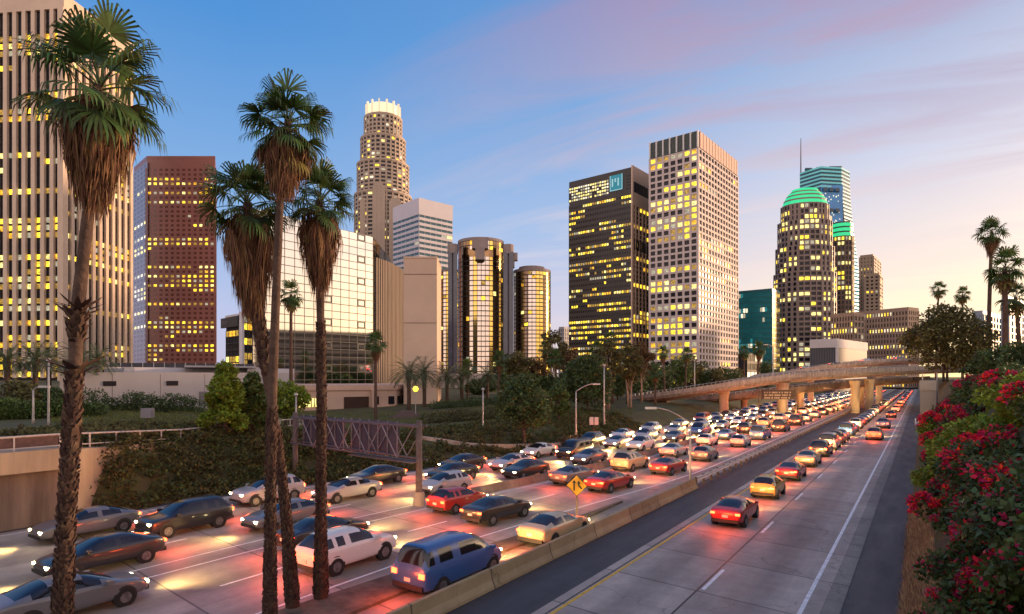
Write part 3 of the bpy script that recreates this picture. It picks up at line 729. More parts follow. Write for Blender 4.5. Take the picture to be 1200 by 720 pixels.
# 11. green crowned tower
GREENL = mat('green_crown_light', (.05, .4, .2), .4, 0, emit=(.02, .80, .30), es=.55)
def green_tower():
    d = 520; px = 943; b = Building('green_crowned_tower', 'dark round fronted tower with a bright green stepped crown', 'skyscraper', W(px, d))
    st = mat('grey_brown_stone', (.27, .20, .17), .5, .15, .06); dk = mat('tower_glass_wall', (.035, .03, .035), .3, .2, .1)
    def tier(r, y0, y1, n, lit, rot=0.2, sq=.8):
        z0 = 0 if y0 is None else ZH(y0, d); z1 = ZH(y1, d); P = ngon(px, d, r, n, rot, sq); c = MB(); c.prism(P, z0, z1); b.part('wall', c, dk); mb = MB(); nz = max(3, int((z1 - z0) / 4.2))
        for k, (p0, p1) in enumerate(zip(P, P[1:] + P[:1])):
            if b.facing(p0, p1) < .02: continue
            b.grid(p0, p1, z0, z1, 2, nz, .9 if k % 3 else 2.2, 1.5, mb, dp=.7, ds=.3, lit=lit, litm=[LITW[1], LIT[0], LITW[2], LIT[3]])
        b.part('stone_piers', mb, st).name = 'pier_screen'
    tier(34, None, 322, 16, .28); tier(31.8, 322, 292, 16, .3); tier(29.5, 292, 262, 16, .34); tier(26, 262, 243, 16, .55)
    for k, (ya, yb, r) in enumerate(((243, 238.4, 25.5), (237, 233.2, 23.3), (231.8, 228.4, 20.3), (227, 223.5, 16))):
        P = ngon(px, d, r, 20, .2, .8); P2 = ngon(px, d, r - 1.4, 20, .2, .8); c = MB(); c.prism(P, ZH(ya, d), ZH(yb, d), top=P2); b.part('crown_tier', c, GREENL)
        c = MB(); c.prism(ngon(px, d, r + .35, 20, .2, .8), ZH(ya + 1.3, d), ZH(ya - .6, d)); b.part('crown_ledge', c, st)
    c = MB(); P = [W(968, d - 12), W(975, d - 4), W(975, d + 10), W(966, d + 8)]; c.prism(P, 0, ZH(255, d)); b.part('lit_side_wall', c, mat('lit_side_stone', (.42, .32, .27), .6, .08, .05)); b.finish()  # paler copy of the tower stone, painted as its lit side
    d = 560; px = 986; b = Building('green_banded_tower', 'slimmer dark tower with green lit top floors right of the green crowned tower', 'skyscraper', W(px, d))
    for r, za, zb, l in ((12.5, 0, ZH(279, d), .35),):
        P = ngon(px, d, r, 10, .1); c = MB(); c.prism(P, za, zb); b.part('wall', c, dk); mb = MB()
        for p0, p1 in zip(P, P[1:] + P[:1]):
            if b.facing(p0, p1) > .02: b.grid(p0, p1, 2, zb, 2, 30, 1.1, 1.6, mb, dp=.5, ds=.3, lit=l, litm=[LITW[1], LIT[3], LITW[2], LIT[0]])
        b.part('stone_piers', mb, mat('brown_stone', (.15, .10, .07), .6, .15, .06)).name = 'pier_screen'
    for ya in (278.5, 273, 267.5):
        c = MB(); c.prism(ngon(px, d, 12.2, 10, .1), ZH(ya, d), ZH(ya - 3.6, d)); b.part('crown_tier', c, GREENL); c = MB(); c.prism(ngon(px, d, 11, 10, .1), ZH(ya - 3.6, d), ZH(ya - 5.5, d)); b.part('crown_ledge', c, dk)
    b.finish()
green_tower()
# 12. blue sail tower with the spire
def sail_tower():
    d = 660; b = Building('blue_sail_tower', 'tall blue glass tower with a curved top and a thin spire', 'skyscraper', W(968, d))
    bl = mat('blue_curtain_glass', (.03, .24, .58), .12, .3, .05, spec=.7); band = mat('teal_floor_band', (.20, .50, .52), .4, .1, .1, emit=(.10, .55, .58), es=.22)
    bandd = mat('dark_blue_floor', (.01, .05, .09), .2, .2, .1, spec=.7)
    xr = lambda y: 995 + 14 * smooth(200, 370, y)
    def fp(y, g=0.0): return [W(938 - g, d + 16), W(962, d - 4 - g * 2), W(xr(y) - 9, d - g * 2), W(xr(y) + g, d + 12), W(xr(y), d + 46), W(938, d + 46)]
    c = MB(); lo, hi = fp(445), fp(197); c.prism(lo, 0, ZH(199, d), top=hi); b.part('wall', c, bandd)
    ys = [197 + 4.4 * i for i in range(55)]
    for i, y in enumerate(ys):
        c = MB()
        P = fp(y, .8); z1, z0 = ZH(y, d), ZH(y + 1.9, d)
        if y > 219:     # bands only wrap the right flank below the crown
            P = [W(xr(y) - 9, d - 2), W(xr(y) + .8, d + 11), W(xr(y), d + 40), W(xr(y) - 6, d + 40)]
        c.prism(P, z0, z1); b.part('floor_band', c, band)
    c = MB(); P = [W(962, d - 5.5), W(xr(240) - 9.2, d - 1.5), W(xr(240) - 9.2, d + 3), W(962, d + 3)]; c.prism(P, 30, ZH(218, d)); b.part('blue_facade', c, bl)
    c = MB()
    for y in (222, 246): 
        for k in range(3): c.prism([W(965 + k * 7, d - 6.6 + k * .7), W(970 + k * 7, d - 6.1 + k * .7), W(970 + k * 7, d - 2), W(965 + k * 7, d - 2)], ZH(y + 4, d), ZH(y, d))
    b.part('plant_opening', c, bandd)
    rg = random.Random(5); c = MB()
    for k in range(26):
        x, y = rg.uniform(964, 984), rg.uniform(226, 262); c.prism([W(x, d - 6.2 + (x - 964) * .11), W(x + 1.0, d - 6.1 + (x - 964) * .11), W(x + 1, d - 3), W(x, d - 3)], ZH(y + .9, d), ZH(y, d))
    b.part('lit_rooms', c, LITW[0]).name = 'lit_room_band'
    c = MB()
    for k, (xa, xb) in enumerate(((943, 949), (956, 967), (971, 984))):
        c.prism([W(xa, d + 5), W(xb, d + 5), W(xb, d + 14), W(xa, d + 14)], ZH(196.2, d), ZH(195 - k, d), top=[W(xa + 1, d + 5), W(xb + 3, d + 5), W(xb + 3, d + 14), W(xa + 1, d + 14)])
    b.part('roof_sail', c, bandd)
    c = MB(); q = W(938.5, d + 20); c.tube([(q[0], q[1], ZH(230, d)), (q[0], q[1], ZH(190, d)), (q[0], q[1], ZH(154, d))], [1.0, .7, .35], 8); b.part('spire', c, mat('spire_steel', (.12, .12, .14), .4, .1, metal=.5))
sail_tower()
# 13. towers at the right of the skyline
def simple(name, label, cat, pxc, d, pxl, pxr, ytop, nl, nr, nz, m, lit, pier=1.2, span=1.5, litm=None, az=39.3, z0=0, parapet=True, glass=None):
    P = corner(pxc, d, az, pxl, pxr); top = ZH(ytop, d); b = Building(name, label, cat, mid(P)); b.core(P, z0, top, DARKW); mb = MB()
    b.grid(P[0], P[1], z0 + 1, top - 2, nl, nz, pier, span, mb, dp=.5, ds=.4, lit=lit, litm=litm, glass=glass); b.grid(P[1], P[2], z0 + 1, top - 2, nr, nz, pier, span, mb, dp=.5, ds=.4, lit=lit * .6, litm=litm, glass=glass); b.part('frame', mb, m)
    c = MB(); c.prism(inset(P, 1.015), top - 2, top); b.part('parapet', c, m); b.finish(); return b
TAN = mat('tan_stone', (.33, .24, .17), .7, .12, .06)
simple('tan_tower', 'slim tan stone tower far right of the blue glass tower', 'tower', 1023, 620, 1008, 1032, 298, 4, 3, 36, TAN, .2, 2.2, 1.8, LITW + [LIT[0]])
simple('tan_lower_tower', 'lower tan tower wing standing beside the slim tan stone tower', 'tower', 1030, 600, 1014, 1034, 320, 3, 2, 30, TAN, .15, 2, 1.8)
simple('long_hotel_block', 'long brown concrete block of small windows behind the overpass', 'building', 1064, 420, 996, 1076, 360, 20, 5, 14, mat('brown_concrete', (.36, .255, .19), .8, .15, .08), .16, 1.1, 1.5, LITW + [LIT[0], LIT[3]], az=60)
simple('stepped_hotel_wing', 'lower brown wing with lit windows left of the long brown block', 'building', 1000, 400, 974, 1012, 366, 8, 3, 12, mat('brown_concrete', (.36, .255, .19)), .35, 1.0, 1.3, LITW + [LIT[0]], az=60)
simple('blue_grey_block', 'pale blue grey glass block behind the right hand palms', 'office building', 1152, 330, 1141, 1172, 364, 4, 6, 12, mat('blue_grey_panel', (.26, .31, .38), .5, .1, .1), .05, .5, .8, LITW, az=50, glass=mat('blue_grey_glass', (.12, .2, .28), .15, .2, .1, spec=.7))
simple('pale_blue_slab', 'pale blue office slab at the right edge behind the palm trees', 'office building', 1182, 300, 1174, 1230, 347, 3, 10, 14, mat('blue_grey_panel', (.26, .31, .38)), .05, .5, .8, LITW, az=50, glass=mat('blue_grey_glass', (.12, .2, .28)))
simple('distant_pale_tower', 'small pale distant tower seen left of the dark bronze tower', 'tower', 661, 700, 655, 667, 383, 3, 3, 14, mat('pale_stone', (.45, .42, .44), .7, .1), .1)
def parking():
    d = 300; P = corner(981, d, 45, 950, 1016); top = ZH(397, d); b = Building('white_parking_structure', 'white parking structure with dark louvred sides above the overpass', 'parking garage', mid(P))
    wh = mat('parking_white', (.55, .50, .50), .7, .08, .1); b.core(P, 0, top - 4.4, mat('parking_dark', (.045, .045, .055), .6, .2)); c = MB(); c.prism(inset(P, 1.03), top - 4.4, top); b.part('parapet', c, wh)
    mb = MB(); b.grid(P[0], P[1], 2, top - 4.4, 16, 1, .35, 0, mb, dp=.3, lit=0, skip=lambda i, j: True); b.part('louvres', mb, mat('louvre_grey', (.13, .13, .15), .6, .1)).name = 'louvre_screen'
    c = MB(); e = P[1]; c.prism([(e[0] - .6, e[1] - .8), (e[0] + .6, e[1] - .8), (e[0] + .6, e[1] + .4), (e[0] - .6, e[1] + .4)], 0, top - 4.41); b.part('corner_pier', c, wh); b.finish()
parking()
# 14. low white block and pink podium at the left
def low_block():
    d = 84; P = [W(70, d), W(345, d + 20), W(345, d + 45), W(70, d + 30)]; top = 9.2
    b = Building('low_white_block', 'long low white windowless block behind the left hedge', 'building', mid(P)); wl = mat('grey_white_render', (.40, .37, .37), .85, .10, .15, bump=.1, streak=True)
    b.core(P, 2, top, wl)
    P2 = [W(122, d + 9), W(345, d + 30), W(345, d + 44), W(122, d + 28)]; c = MB(); c.prism(P2, top - .01, top + .85); b.part('roof_house', c, mat('roof_white', (.50, .47, .47), .8, .1, .1))
    P3 = [W(216, d + 12), W(300, d + 20), W(300, d + 26), W(216, d + 20)]; c = MB(); c.prism(P3, top + .86, top + 1.15); b.part('roof_box', c, mat('roof_grey', (.20, .21, .24), .7, .1))
    fm = mat('black_fence_panel', (.035, .033, .04), .5, .1); p0, p1 = W(128, d + 30), W(298, d + 42); e = (p1[0] - p0[0], p1[1] - p0[1]); l = math.hypot(*e); e = (e[0] / l, e[1] / l); n = (e[1], -e[0])
    for i in range(14):
        c = MB(); c.obox(p0, e, n, i * l / 14 + .06, (i + 1) * l / 14 - .06, -.05, .05, top + .85, top + 2.0); b.part('screen_panel', c, fm)
    c = MB()
    for i in range(15): c.obox(p0, e, n, i * l / 14 - .05, i * l / 14 + .05, -.07, .07, top + .84, top + 2.15)
    b.part('screen_post', c, STEEL)
    e0, e1 = P[0], P[1]; e = (e1[0] - e0[0], e1[1] - e0[1]); l = math.hypot(*e); e = (e[0] / l, e[1] / l); n = (e[1], -e[0])
    for x in (9, 17.5): c = MB(); c.obox(e0, e, n, x, x + 1.1, .01, .06, 3.9, 6.2); b.part('door', c, mat('door_grey', (.16, .15, .16), .5, .1))
    for x in (5, 13, 22): c = MB(); c.obox(e0, e, n, x, x + 1.6, .01, .09, 7.2, 7.9); b.part('vent', c, DARKW)
    for x, w, h in ((3, 2.2, 1.1), (8, 1.4, .8), (26, 2.6, 1.0)): c = MB(); c.obox(e0, e, n, x, x + w, -7, -5, top, top + h); b.part('roof_unit', c, mat('roof_unit_metal', (.36, .35, .36), .5, .15, 2, metal=.4))
    for x in (6.1, 12.2, 18.3, 24.4): c = MB(); c.obox(e0, e, n, x, x + .05, .005, .02, 2, top - .3); b.part('panel_joint', c, COND)
    b.finish()
low_block()
def banded_garage():
    P = [cw(158, 128), cw(200, 128), cw(210, 200), cw(172, 200)]; P = P if ccw(P) else P[::-1]
    b = Building('banded_garage', 'banded parking garage, visible as the dark striped reflection low in the mirror glass', 'parking garage', mid(P)); b.core(inset(P, .97), 0, 36, mat('garage_dark', (.05, .045, .04), .8, .2)); c = MB()
    for k in range(9): c.prism(P, 3.2 + k * 4, 4.9 + k * 4)
    b.part('parapet_band', c, mat('garage_band', (.26, .22, .17), .8, .15, .1))
banded_garage()
def pink_podium():
    d = 108; pk = mat('pink_stucco', (.55, .38, .29), .85, .08, .2, bump=.1); P = [W(318, d - 4), W(464, d + 8), W(480, d + 20), W(470, d + 36), W(318, d + 26)]
    top = ZH(452, d); b = Building('pink_podium', 'pink stucco podium with dark openings beneath the mirror glass building', 'building', mid(P))
    b.core(P, -1, top - .01, pk); p0, p1 = P[0], P[1]; e = (p1[0] - p0[0], p1[1] - p0[1]); l = math.hypot(*e); e = (e[0] / l, e[1] / l); n = (e[1], -e[0])
    c = MB(); c.prism(inset(P, 1.02), top - .9, top); b.part('parapet', c, pk)
    def X(px):   # distance along the front at a bearing
        k = (px - 600) / FPX; a = CA * p0[0] + SA * p0[1]; z = -SA * p0[0] + CA * p0[1]; ex = CA * e[0] + SA * e[1]; ez = -SA * e[0] + CA * e[1]; return (k * z - a) / (ex - k * ez)
    c = MB(); c.obox(p0, e, n, X(403), X(432), .01, .12, ZH(489, d), ZH(466, d)); b.part('opening', c, mat('deep_opening', (.05, .025, .018), .9, .2))
    c = MB(); c.obox(p0, e, n, X(348), X(371), .01, .10, ZH(477, d), ZH(467, d)); b.part('window', c, LIT[3]); 
    c = MB(); [c.obox(p0, e, n, X(348 + 4 * i), X(349 + 4 * i), .11, .2, ZH(477, d), ZH(467, d)) for i in range(6)]; b.part('window_bars', c, DARKW).name = 'window_grille'
    for x in (437, 455): 
        c = MB(); c.obox(p0, e, n, X(x), X(x + 7), .01, .1, ZH(476, d), ZH(466, d)); b.part('window', c, GLASS)
    q0, q1 = P[1], P[2]; e2 = (q1[0] - q0[0], q1[1] - q0[1]); l2 = math.hypot(*e2); e2 = (e2[0] / l2, e2[1] / l2); n2 = (e2[1], -e2[0])
    for k in range(3): c = MB(); c.obox(q0, e2, n2, 1 + k * l2 / 3.4, 3.6 + k * l2 / 3.4, .01, .1, ZH(476, d), ZH(466, d)); b.part('window', c, GLASS)
    c = MB(); c.obox(p0, e, n, X(436), l + .6, -.02, 1.1, ZH(489, d), ZH(478, d)); c.obox(q0, e2, n2, -.4, l2, -.02, 1.0, ZH(489, d) + .01, ZH(478, d)); b.part('balcony', c, pk)
    c = MB(); c.obox(p0, e, n, X(434), X(437.5), -.02, 1.3, -1, top - .92); b.part('pier', c, pk); 
    # kiosk
    dd = 92; P = [W(458, dd), W(489, dd + 2), W(495, dd + 7), W(462, dd + 7)]; b = Building('gatehouse', 'small gatehouse with a dark hipped roof and yellow lit wall', 'kiosk', mid(P))
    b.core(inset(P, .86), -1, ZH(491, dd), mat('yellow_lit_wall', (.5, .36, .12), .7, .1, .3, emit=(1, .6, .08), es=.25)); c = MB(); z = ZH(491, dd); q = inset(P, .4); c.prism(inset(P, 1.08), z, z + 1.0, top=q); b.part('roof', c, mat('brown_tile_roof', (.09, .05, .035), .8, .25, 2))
pink_podium()
# ---------------------------------------------------------------- vegetation
V = Vector
PGREEN = mat('palm_green', (0.058, 0.105, 0.026), .55, .3, .8, rnd=.45, trans=.25, spec=.4)
PYEL = mat('palm_yellowing', (0.16, 0.13, 0.035), .7, .3, .8, rnd=.4, trans=.25)
PDEAD = mat('palm_dead_frond', (0.17, 0.085, 0.045), .85, .35, 1.5, rnd=.5, trans=.15)
PTRUNK = mat('palm_trunk', (0.085, 0.052, 0.038), .95, .4, 2.5, bump=.9, bscale=9)
PSTUB = mat('palm_boot', (0.072, 0.040, 0.028), .9, .4, 3, rnd=.5)
PBARE = mat('palm_bare_trunk', (0.17, 0.095, 0.060), .9, .25, 2.0, bump=.5, bscale=8)

def strip_leaf(mb, pts, w, side, mi):
    """a tapering strip along pts"""
    n = len(pts); b = len(mb.v)
    for i, p in enumerate(pts):
        t = i / (n - 1); ww = w * (0.55 + .9 * t if t < .5 else 2.0 * (1 - t)) if i < n - 1 else 0.0
        mb.v.append(tuple(p - side * ww)); mb.v.append(tuple(p + side * ww))
    for i in range(n - 1):
        mb.f.append([b + 2 * i, b + 2 * i + 1, b + 2 * i + 3, b + 2 * i + 2]); mb.m.append(mi)

def fan_frond(mb, rg, base, az, elv, plen, rad, nseg, droop, mi, spread=105):
    d = V((math.cos(az) * math.cos(elv), math.sin(az) * math.cos(elv), math.sin(elv)))
    # arching stalk
    n = 4; pts = [base.copy()]; dd = d.copy()
    for i in range(n):
        dd = (dd + V((0, 0, -droop * .16))).normalized(); pts.append(pts[-1] + dd * plen / n)
    mb.tube(pts, [.028, .024, .020, .018, .015], 4, mi, cap=False)
    hub = pts[-1]; s = dd.cross(V((0, 0, 1)))
    if s.length < .05: s = V((1, 0, 0))
    s.normalize(); up = s.cross(dd).normalized()
    tw = rg.uniform(-.5, .5); s2 = s * math.cos(tw) + up * math.sin(tw); up2 = up * math.cos(tw) - s * math.sin(tw)
    for i in range(nseg):
        if rg.random() < .12: continue
        th = R(-spread + 2 * spread * i / (nseg - 1)); c, sn = math.cos(th), math.sin(th)
        e = (dd * c + s2 * sn + up2 * (-.22 * abs(sn) + .05)).normalized()
        L = rad * (.72 + .28 * math.cos(th * .7)) * rg.uniform(.9, 1.08); w = L * math.sin(R(spread) / nseg) * .55
        p0 = hub + e * .03; p1 = hub + e * L * .5; p2 = p1 + (e + V((0, 0, -droop * .45))).normalized() * L * .28
        p3 = p2 + (e * .5 + V((rg.uniform(-.15, .15), rg.uniform(-.15, .15), -droop * 1.6 - .2))).normalized() * L * rg.uniform(.22, .42)
        sd = (e.cross(up2)).normalized()
        strip_leaf(mb, [p0, p1, p2, p3], w, sd, mi)

def dead_frond(mb, rg, base, az, out, drop, nseg, mi):
    d = V((math.cos(az), math.sin(az), 0)); side = V((-d.y, d.x, 0))
    p1 = base + d * out * .6 + V((0, 0, .05)); p2 = base + d * out + V((0, 0, -.25 - .15 * rg.random()))
    mb.tube([base, p1, p2], [.022, .018, .012], 4, mi, cap=False)
    for i in range(nseg):
        a = (i / (nseg - 1) - .5) * 2; L = drop * rg.uniform(.6, 1.1)
        q = p2 + side * a * .10
        q1 = q + side * a * .16 + d * rg.uniform(-.05, .08) + V((0, 0, -L * .45)); q2 = q1 + side * (a * .05 + rg.uniform(-.05, .05)) - d * rg.uniform(0, .14) + V((0, 0, -L * .6))
        strip_leaf(mb, [q, q1, q2], .022, (side + d * rg.uniform(-.7, .7)).normalized(), mi)

def fan_palm(label, trunk_pts, radii, hub, sk_bottom, crown_r, skirt_r, seed, boots=(), nf=44, nseg=24, ndead=190, group=None, stub=True, name='fan_palm', detail=1.0):
    """trunk_pts are (x, y, z); the crown sits on the last of them"""
    rg = random.Random(seed); base = trunk_pts[0]
    root = tag(empty(name, base), label, 'palm tree', group)
    # trunk
    mb = MB(); P = [V(p) for p in trunk_pts]; fine = []; fr = []
    for i in range(len(P) - 1):
        k = 10
        for j in range(k):
            t = j / k; fine.append(P[i].lerp(P[i + 1], t)); fr.append((radii[i] * (1 - t) + radii[i + 1] * t) * rg.uniform(.95, 1.05))
    fine.append(P[-1]); fr.append(radii[-1])
    # smooth the kinks
    for _ in range(3): fine = [fine[0]] + [(a + b * 2 + c) / 4 for a, b, c in zip(fine, fine[1:], fine[2:])] + [fine[-1]]
    mb.tube(fine, fr, 14, 0); mb.build('trunk', PTRUNK, root, smooth_=True)
    def at(z):
        for a, b, ra, rb in zip(fine, fine[1:], fr, fr[1:]):
            if a.z <= z <= b.z: t = (z - a.z) / max(1e-4, b.z - a.z); return a.lerp(b, t), ra * (1 - t) + rb * t
        return fine[-1], fr[-1]
    # old leaf bases along the trunk
    if boots:
        mb = MB()
        for (z0, z1, size, flare) in boots:
            z = z0; k = 0
            while z < z1:
                p, r = at(z); nn = max(6, int(2 * math.pi * r / (size * .75)))
                for i in range(nn):
                    az = 2 * math.pi * (i + .5 * (k % 2)) / nn + rg.uniform(-.12, .12); d = V((math.cos(az), math.sin(az), 0)); sd = V((-d.y, d.x, 0))
                    w = size * rg.uniform(.25, .6); L = size * rg.uniform(.5, 2.0); o = r * rg.uniform(.93, 1.0)
                    f = flare * rg.uniform(.4, 1.3) * (1 + (3.0 * max(0, (z - z1 + .45) / .45) if flare > .5 else 0))
                    a = p + d * o + V((0, 0, rg.uniform(-.03, .03))); tip = a + d * (f * size) + V((0, 0, L)) + sd * rg.uniform(-.6, .6) * size
                    b0, b1 = a - sd * w, a + sd * w; m0, m1 = a.lerp(tip, .6) - sd * w * .7 + d * .02, a.lerp(tip, .6) + sd * w * .7 + d * .02
                    bk = a.lerp(tip, .5) - d * .05
                    n = len(mb.v); mb.v += [tuple(q) for q in (b0, b1, m1, tip, m0, bk)]
                    mb.f += [[n, n + 1, n + 2, n + 4], [n + 4, n + 2, n + 3], [n + 1, n, n + 5], [n + 5, n + 4, n + 3], [n + 2, n + 5, n + 3], [n, n + 4, n + 5], [n + 1, n + 5, n + 2]]; mb.m += [0] * 7
                z += size * .62; k += 1
        mb.build('leaf_bases', PSTUB, root)
    hubv = V(hub)
    mb = MB()
    for i in range(nf):
        t = (i + .5) / nf; az = i * 2.399963 + rg.uniform(-.25, .25); elv = R(82 - 98 * t ** .9 + rg.uniform(-16, 16))
        pl = crown_r * rg.uniform(.36, .66); rd = crown_r * rg.uniform(.46, .60); dr = .35 + .75 * t
        fan_frond(mb, rg, hubv + V((0, 0, -.35 * t)), az, elv, pl, rd, nseg, dr, 0)
    mb.build('crown', PGREEN, root)
    mb = MB(); ny = max(6, nf // 4)
    for i in range(ny):
        az = i * 2.4 + rg.uniform(-.3, .3); elv = R(rg.uniform(-62, -20)); fan_frond(mb, rg, hubv + V((0, 0, -.4 - rg.random() * .5)), az, elv, crown_r * .42, crown_r * .42, max(8, nseg * 2 // 3), 1.1, 0)
    mb.build('yellowing_fronds', PYEL, root)
    mb = MB(); h = hub[2] - .25 - sk_bottom
    for i in range(ndead):
        t = rg.random() ** .9; z = hub[2] - .25 - h * .74 * t; p, r = at(z); prof = min(1.0, .55 + 2.2 * t) * (1.0 - .78 * max(0, t - .18) / .82)
        dead_frond(mb, rg, V((p.x, p.y, z)), i * 2.4 + rg.uniform(-.3, .3), skirt_r * max(.25, prof) * rg.uniform(.55, 1.05), h * .36 * rg.uniform(.7, 1.3), 9 if detail >= 1 else 6, 0)
    mb.build('dead_frond_skirt', PDEAD, root)
    return root

def pw(px, py, d): x, y = W(px, d); return (x, y, ZH(py, d))
def base_pt(px, d, z=0.1): x, y = W(px, d); return (x, y, z)
# the four tall palms on the traffic island
fan_palm('nearest tall palm, trunk with a torn collar halfway up, left of the other palms',
         [base_pt(70, 15), pw(76, 640, 15), pw(86, 470, 15), pw(92, 352, 15), pw(106, 228, 15), pw(115, 100, 15)], [.24, .165, .155, .15, .12, .115], pw(117, 96, 15), ZH(228, 15), 1.8, .86, 11,
         boots=((.3, ZH(440, 15), .15, .45), (ZH(400, 15), ZH(356, 15), .17, .9), (ZH(438, 15), ZH(432, 15), .2, 1.0)), nf=27, ndead=240)
fan_palm('tallest palm of the group of three, slim straight trunk',
         [base_pt(316, 20), pw(317, 600, 20), pw(319, 470, 20), pw(324, 330, 20), pw(329, 215, 20), pw(338, 140, 20)], [.21, .15, .145, .135, .12, .12], pw(337, 142, 20), ZH(220, 20), 1.65, .92, 23,
         boots=((.3, ZH(480, 20), .12, .4),), nf=31, ndead=160)
fan_palm('palm leaning left with a wide shaggy skirt, left of the tallest palm',
         [base_pt(343, 22), pw(335, 600, 22), pw(320, 480, 22), pw(306, 400, 22), pw(299, 350, 22), pw(290, 238, 22)], [.25, .155, .15, .20, .19, .16], pw(289, 236, 22), ZH(362, 22), 1.75, .98, 37,
         boots=((.3, ZH(500, 22), .12, .4), (ZH(440, 22), ZH(362, 22), .19, .35)), nf=30, ndead=210)
fan_palm('rightmost palm of the group of three, straight trunk before the mirror glass',
         [base_pt(376, 22.9), pw(376, 600, 22.9), pw(377, 470, 22.9), pw(375, 330, 22.9), pw(374, 235, 22.9)], [.27, .165, .155, .145, .14], pw(375, 234, 22.9), ZH(330, 22.9), 1.55, .84, 53,
         boots=((.3, ZH(380, 22.9), .12, .4),), nf=31, ndead=180)

# smaller fan palms: one built, the others copied and resized
def small_palm(seed, h, skirt, lean=0.0):
    return fan_palm('x', [(0, 0, 0), (lean * .3, 0, h * .5), (lean, 0, h)], [.26, .19, .15], (lean, 0, h), h - skirt, 1.75, .75, seed, nf=26, nseg=13, ndead=70, stub=False, detail=.5)
def put_copy(proto, label, group, px, d, z, rz, s=1.0, sz=None):
    o = copy_tree(proto); x, y = W(px, d); o.location = (x, y, z); o.rotation_euler.z = rz; o.scale = (s, s, sz or s); o['label'] = label
    if group: o['group'] = group
    elif 'group' in o: del o['group']
    return o
def remove_tree(o):
    for c in list(o.children): remove_tree(c)
    bpy.data.objects.remove(o, do_unlink=True)
SP = [small_palm(101, 10, 1.6), small_palm(102, 10, 2.6, .5), small_palm(103, 10, .9, -.4)]
rgp = random.Random(9)
spots = [  # bearing, distance, top row, base row or height, variant, crown scale, label
    (341, 68, 336, 2.2, 0, 1.0, 'slim fan palm standing before the mirror glass between two tall trunks'),
    (440, 84, 393, 1.6, 1, 1.05, 'fan palm with a brown skirt before the pink podium'),
    (1158, 100, 262, 8, 1, 1.5, 'tallest fan palm right of the road with a thick brown skirt'),
    (1178, 84, 300, 8, 0, 1.7, 'shorter full fan palm in front of the tallest right hand palm'),
    (1196, 90, 338, 8, 2, 1.5, 'fan palm cut by the right edge of the photo'),
    (1097, 135, 334, 8, 2, 1.15, 'left one of the two palms poking above the round right hand tree'),
    (1128, 135, 340, 8, 0, 1.15, 'right one of the two palms poking above the round right hand tree'),
    (718, 125, 392, 3, 2, 1.1, 'thin fan palm before the dark bronze tower, left of the overpass'),
    (768, 118, 432, 3, 0, .95, 'thin fan palm with a tall bare trunk by the left end of the overpass'),
    (779, 150, 408, 3, 1, 1.1, 'fan palm below the left face of the white grid tower'),
    (887, 190, 403, 3, 1, 1.6, 'dark fan palm before the teal glass block'),
    (872, 200, 408, 3, 0, 1.4, 'dark fan palm left of the one before the teal glass block'),
    (596, 150, 424, 3, 0, 1.2, 'fan palm below the right lift shaft of the round hotel'),
    (640, 160, 402, 3, 1, 1.3, 'fan palm below the right hand round hotel tower'),
    (548, 128, 425, 1, 0, 1.2, 'fan palm right of the date palm row under the round hotel'),
    (583, 120, 414, 2, 1, 1.15, 'slim fan palm below the main round hotel tower'),
    (700, 130, 404, 3, 0, 1.2, 'fan palm rising behind the large dome shaped tree'),
    (735, 122, 412, 3, 1, 1.1, 'brown skirted fan palm beside the pale twin trunked eucalyptus'),
    (803, 160, 410, 3, 2, 1.2, 'fan palm below the corner of the white grid tower'),
    (652, 118, 414, 2, 2, 1.1, 'fan palm left of the large dome shaped tree'),
]
for px, d, ty, z, k, s, lab in spots:
    h = ZH(ty, d) - z - .9 * s; o = put_copy(SP[k], lab, 'smaller fan palms among the buildings', px, d, z, rgp.uniform(0, 6), s, h / 10)
    for c in o.children:
        if c.name.split('.')[0] != 'trunk' and c.name.split('.')[0] != 'leaf_bases':    # keep the crown's own proportions
            k_ = s / (h / 10); c.scale.z = k_; c.location.z = 10 * (1 - k_)
for p in SP: remove_tree(p)

# date palms with feather fronds
DGREEN = mat('date_palm_green', (0.085, 0.115, 0.050), .6, .3, .8, rnd=.4, trans=.2)
def date_palm():
    rg = random.Random(71); root = tag(empty('date_palm', (0, 0, 0)), 'x', 'palm tree')
    mb = MB(); mb.tube([(0, 0, 0), (.05, 0, 3), (0, 0, 6)], [.30, .25, .28], 10); mb.tube([(0, 0, 5.4), (0, 0, 6.1), (0, 0, 6.5)], [.28, .42, .2], 10); mb.build('trunk', PTRUNK, root, smooth_=True)
    mb = MB()
    for i in range(46):
        t = (i + .5) / 46; az = i * 2.4 + rg.uniform(-.2, .2); elv = R(78 - 88 * t); L = 3.0 * rg.uniform(.85, 1.1)
        d = V((math.cos(az) * math.cos(elv), math.sin(az) * math.cos(elv), math.sin(elv))); p = V((0, 0, 6.3)); pts = [p]
        for k in range(9): d = (d + V((0, 0, -.16))).normalized(); p = p + d * L / 9; pts.append(p)
        mb.tube(pts, .03, 4, 0, cap=False)
        for k in range(1, 9):
            for q in range(2):
                b = pts[k].lerp(pts[k + 1], q * .5) if k < 9 else pts[k]; dd = (pts[min(9, k + 1)] - pts[k - 1]).normalized(); sd = dd.cross(V((0, 0, 1))).normalized()
                for s in (-1, 1):
                    l = .62 * math.sin(math.pi * (k + q * .5) / 10.5) + .12; e = (dd * .7 + sd * s * .8 + V((0, 0, .15))).normalized(); tip = b + e * l + V((0, 0, -.18 * l)); w = dd * .035
                    n = len(mb.v); mb.v += [tuple(b - w), tuple(b + w), tuple(tip)]; mb.f.append([n, n + 1, n + 2]); mb.m.append(0)
    mb.build('crown', DGREEN, root); return root
DP = date_palm()
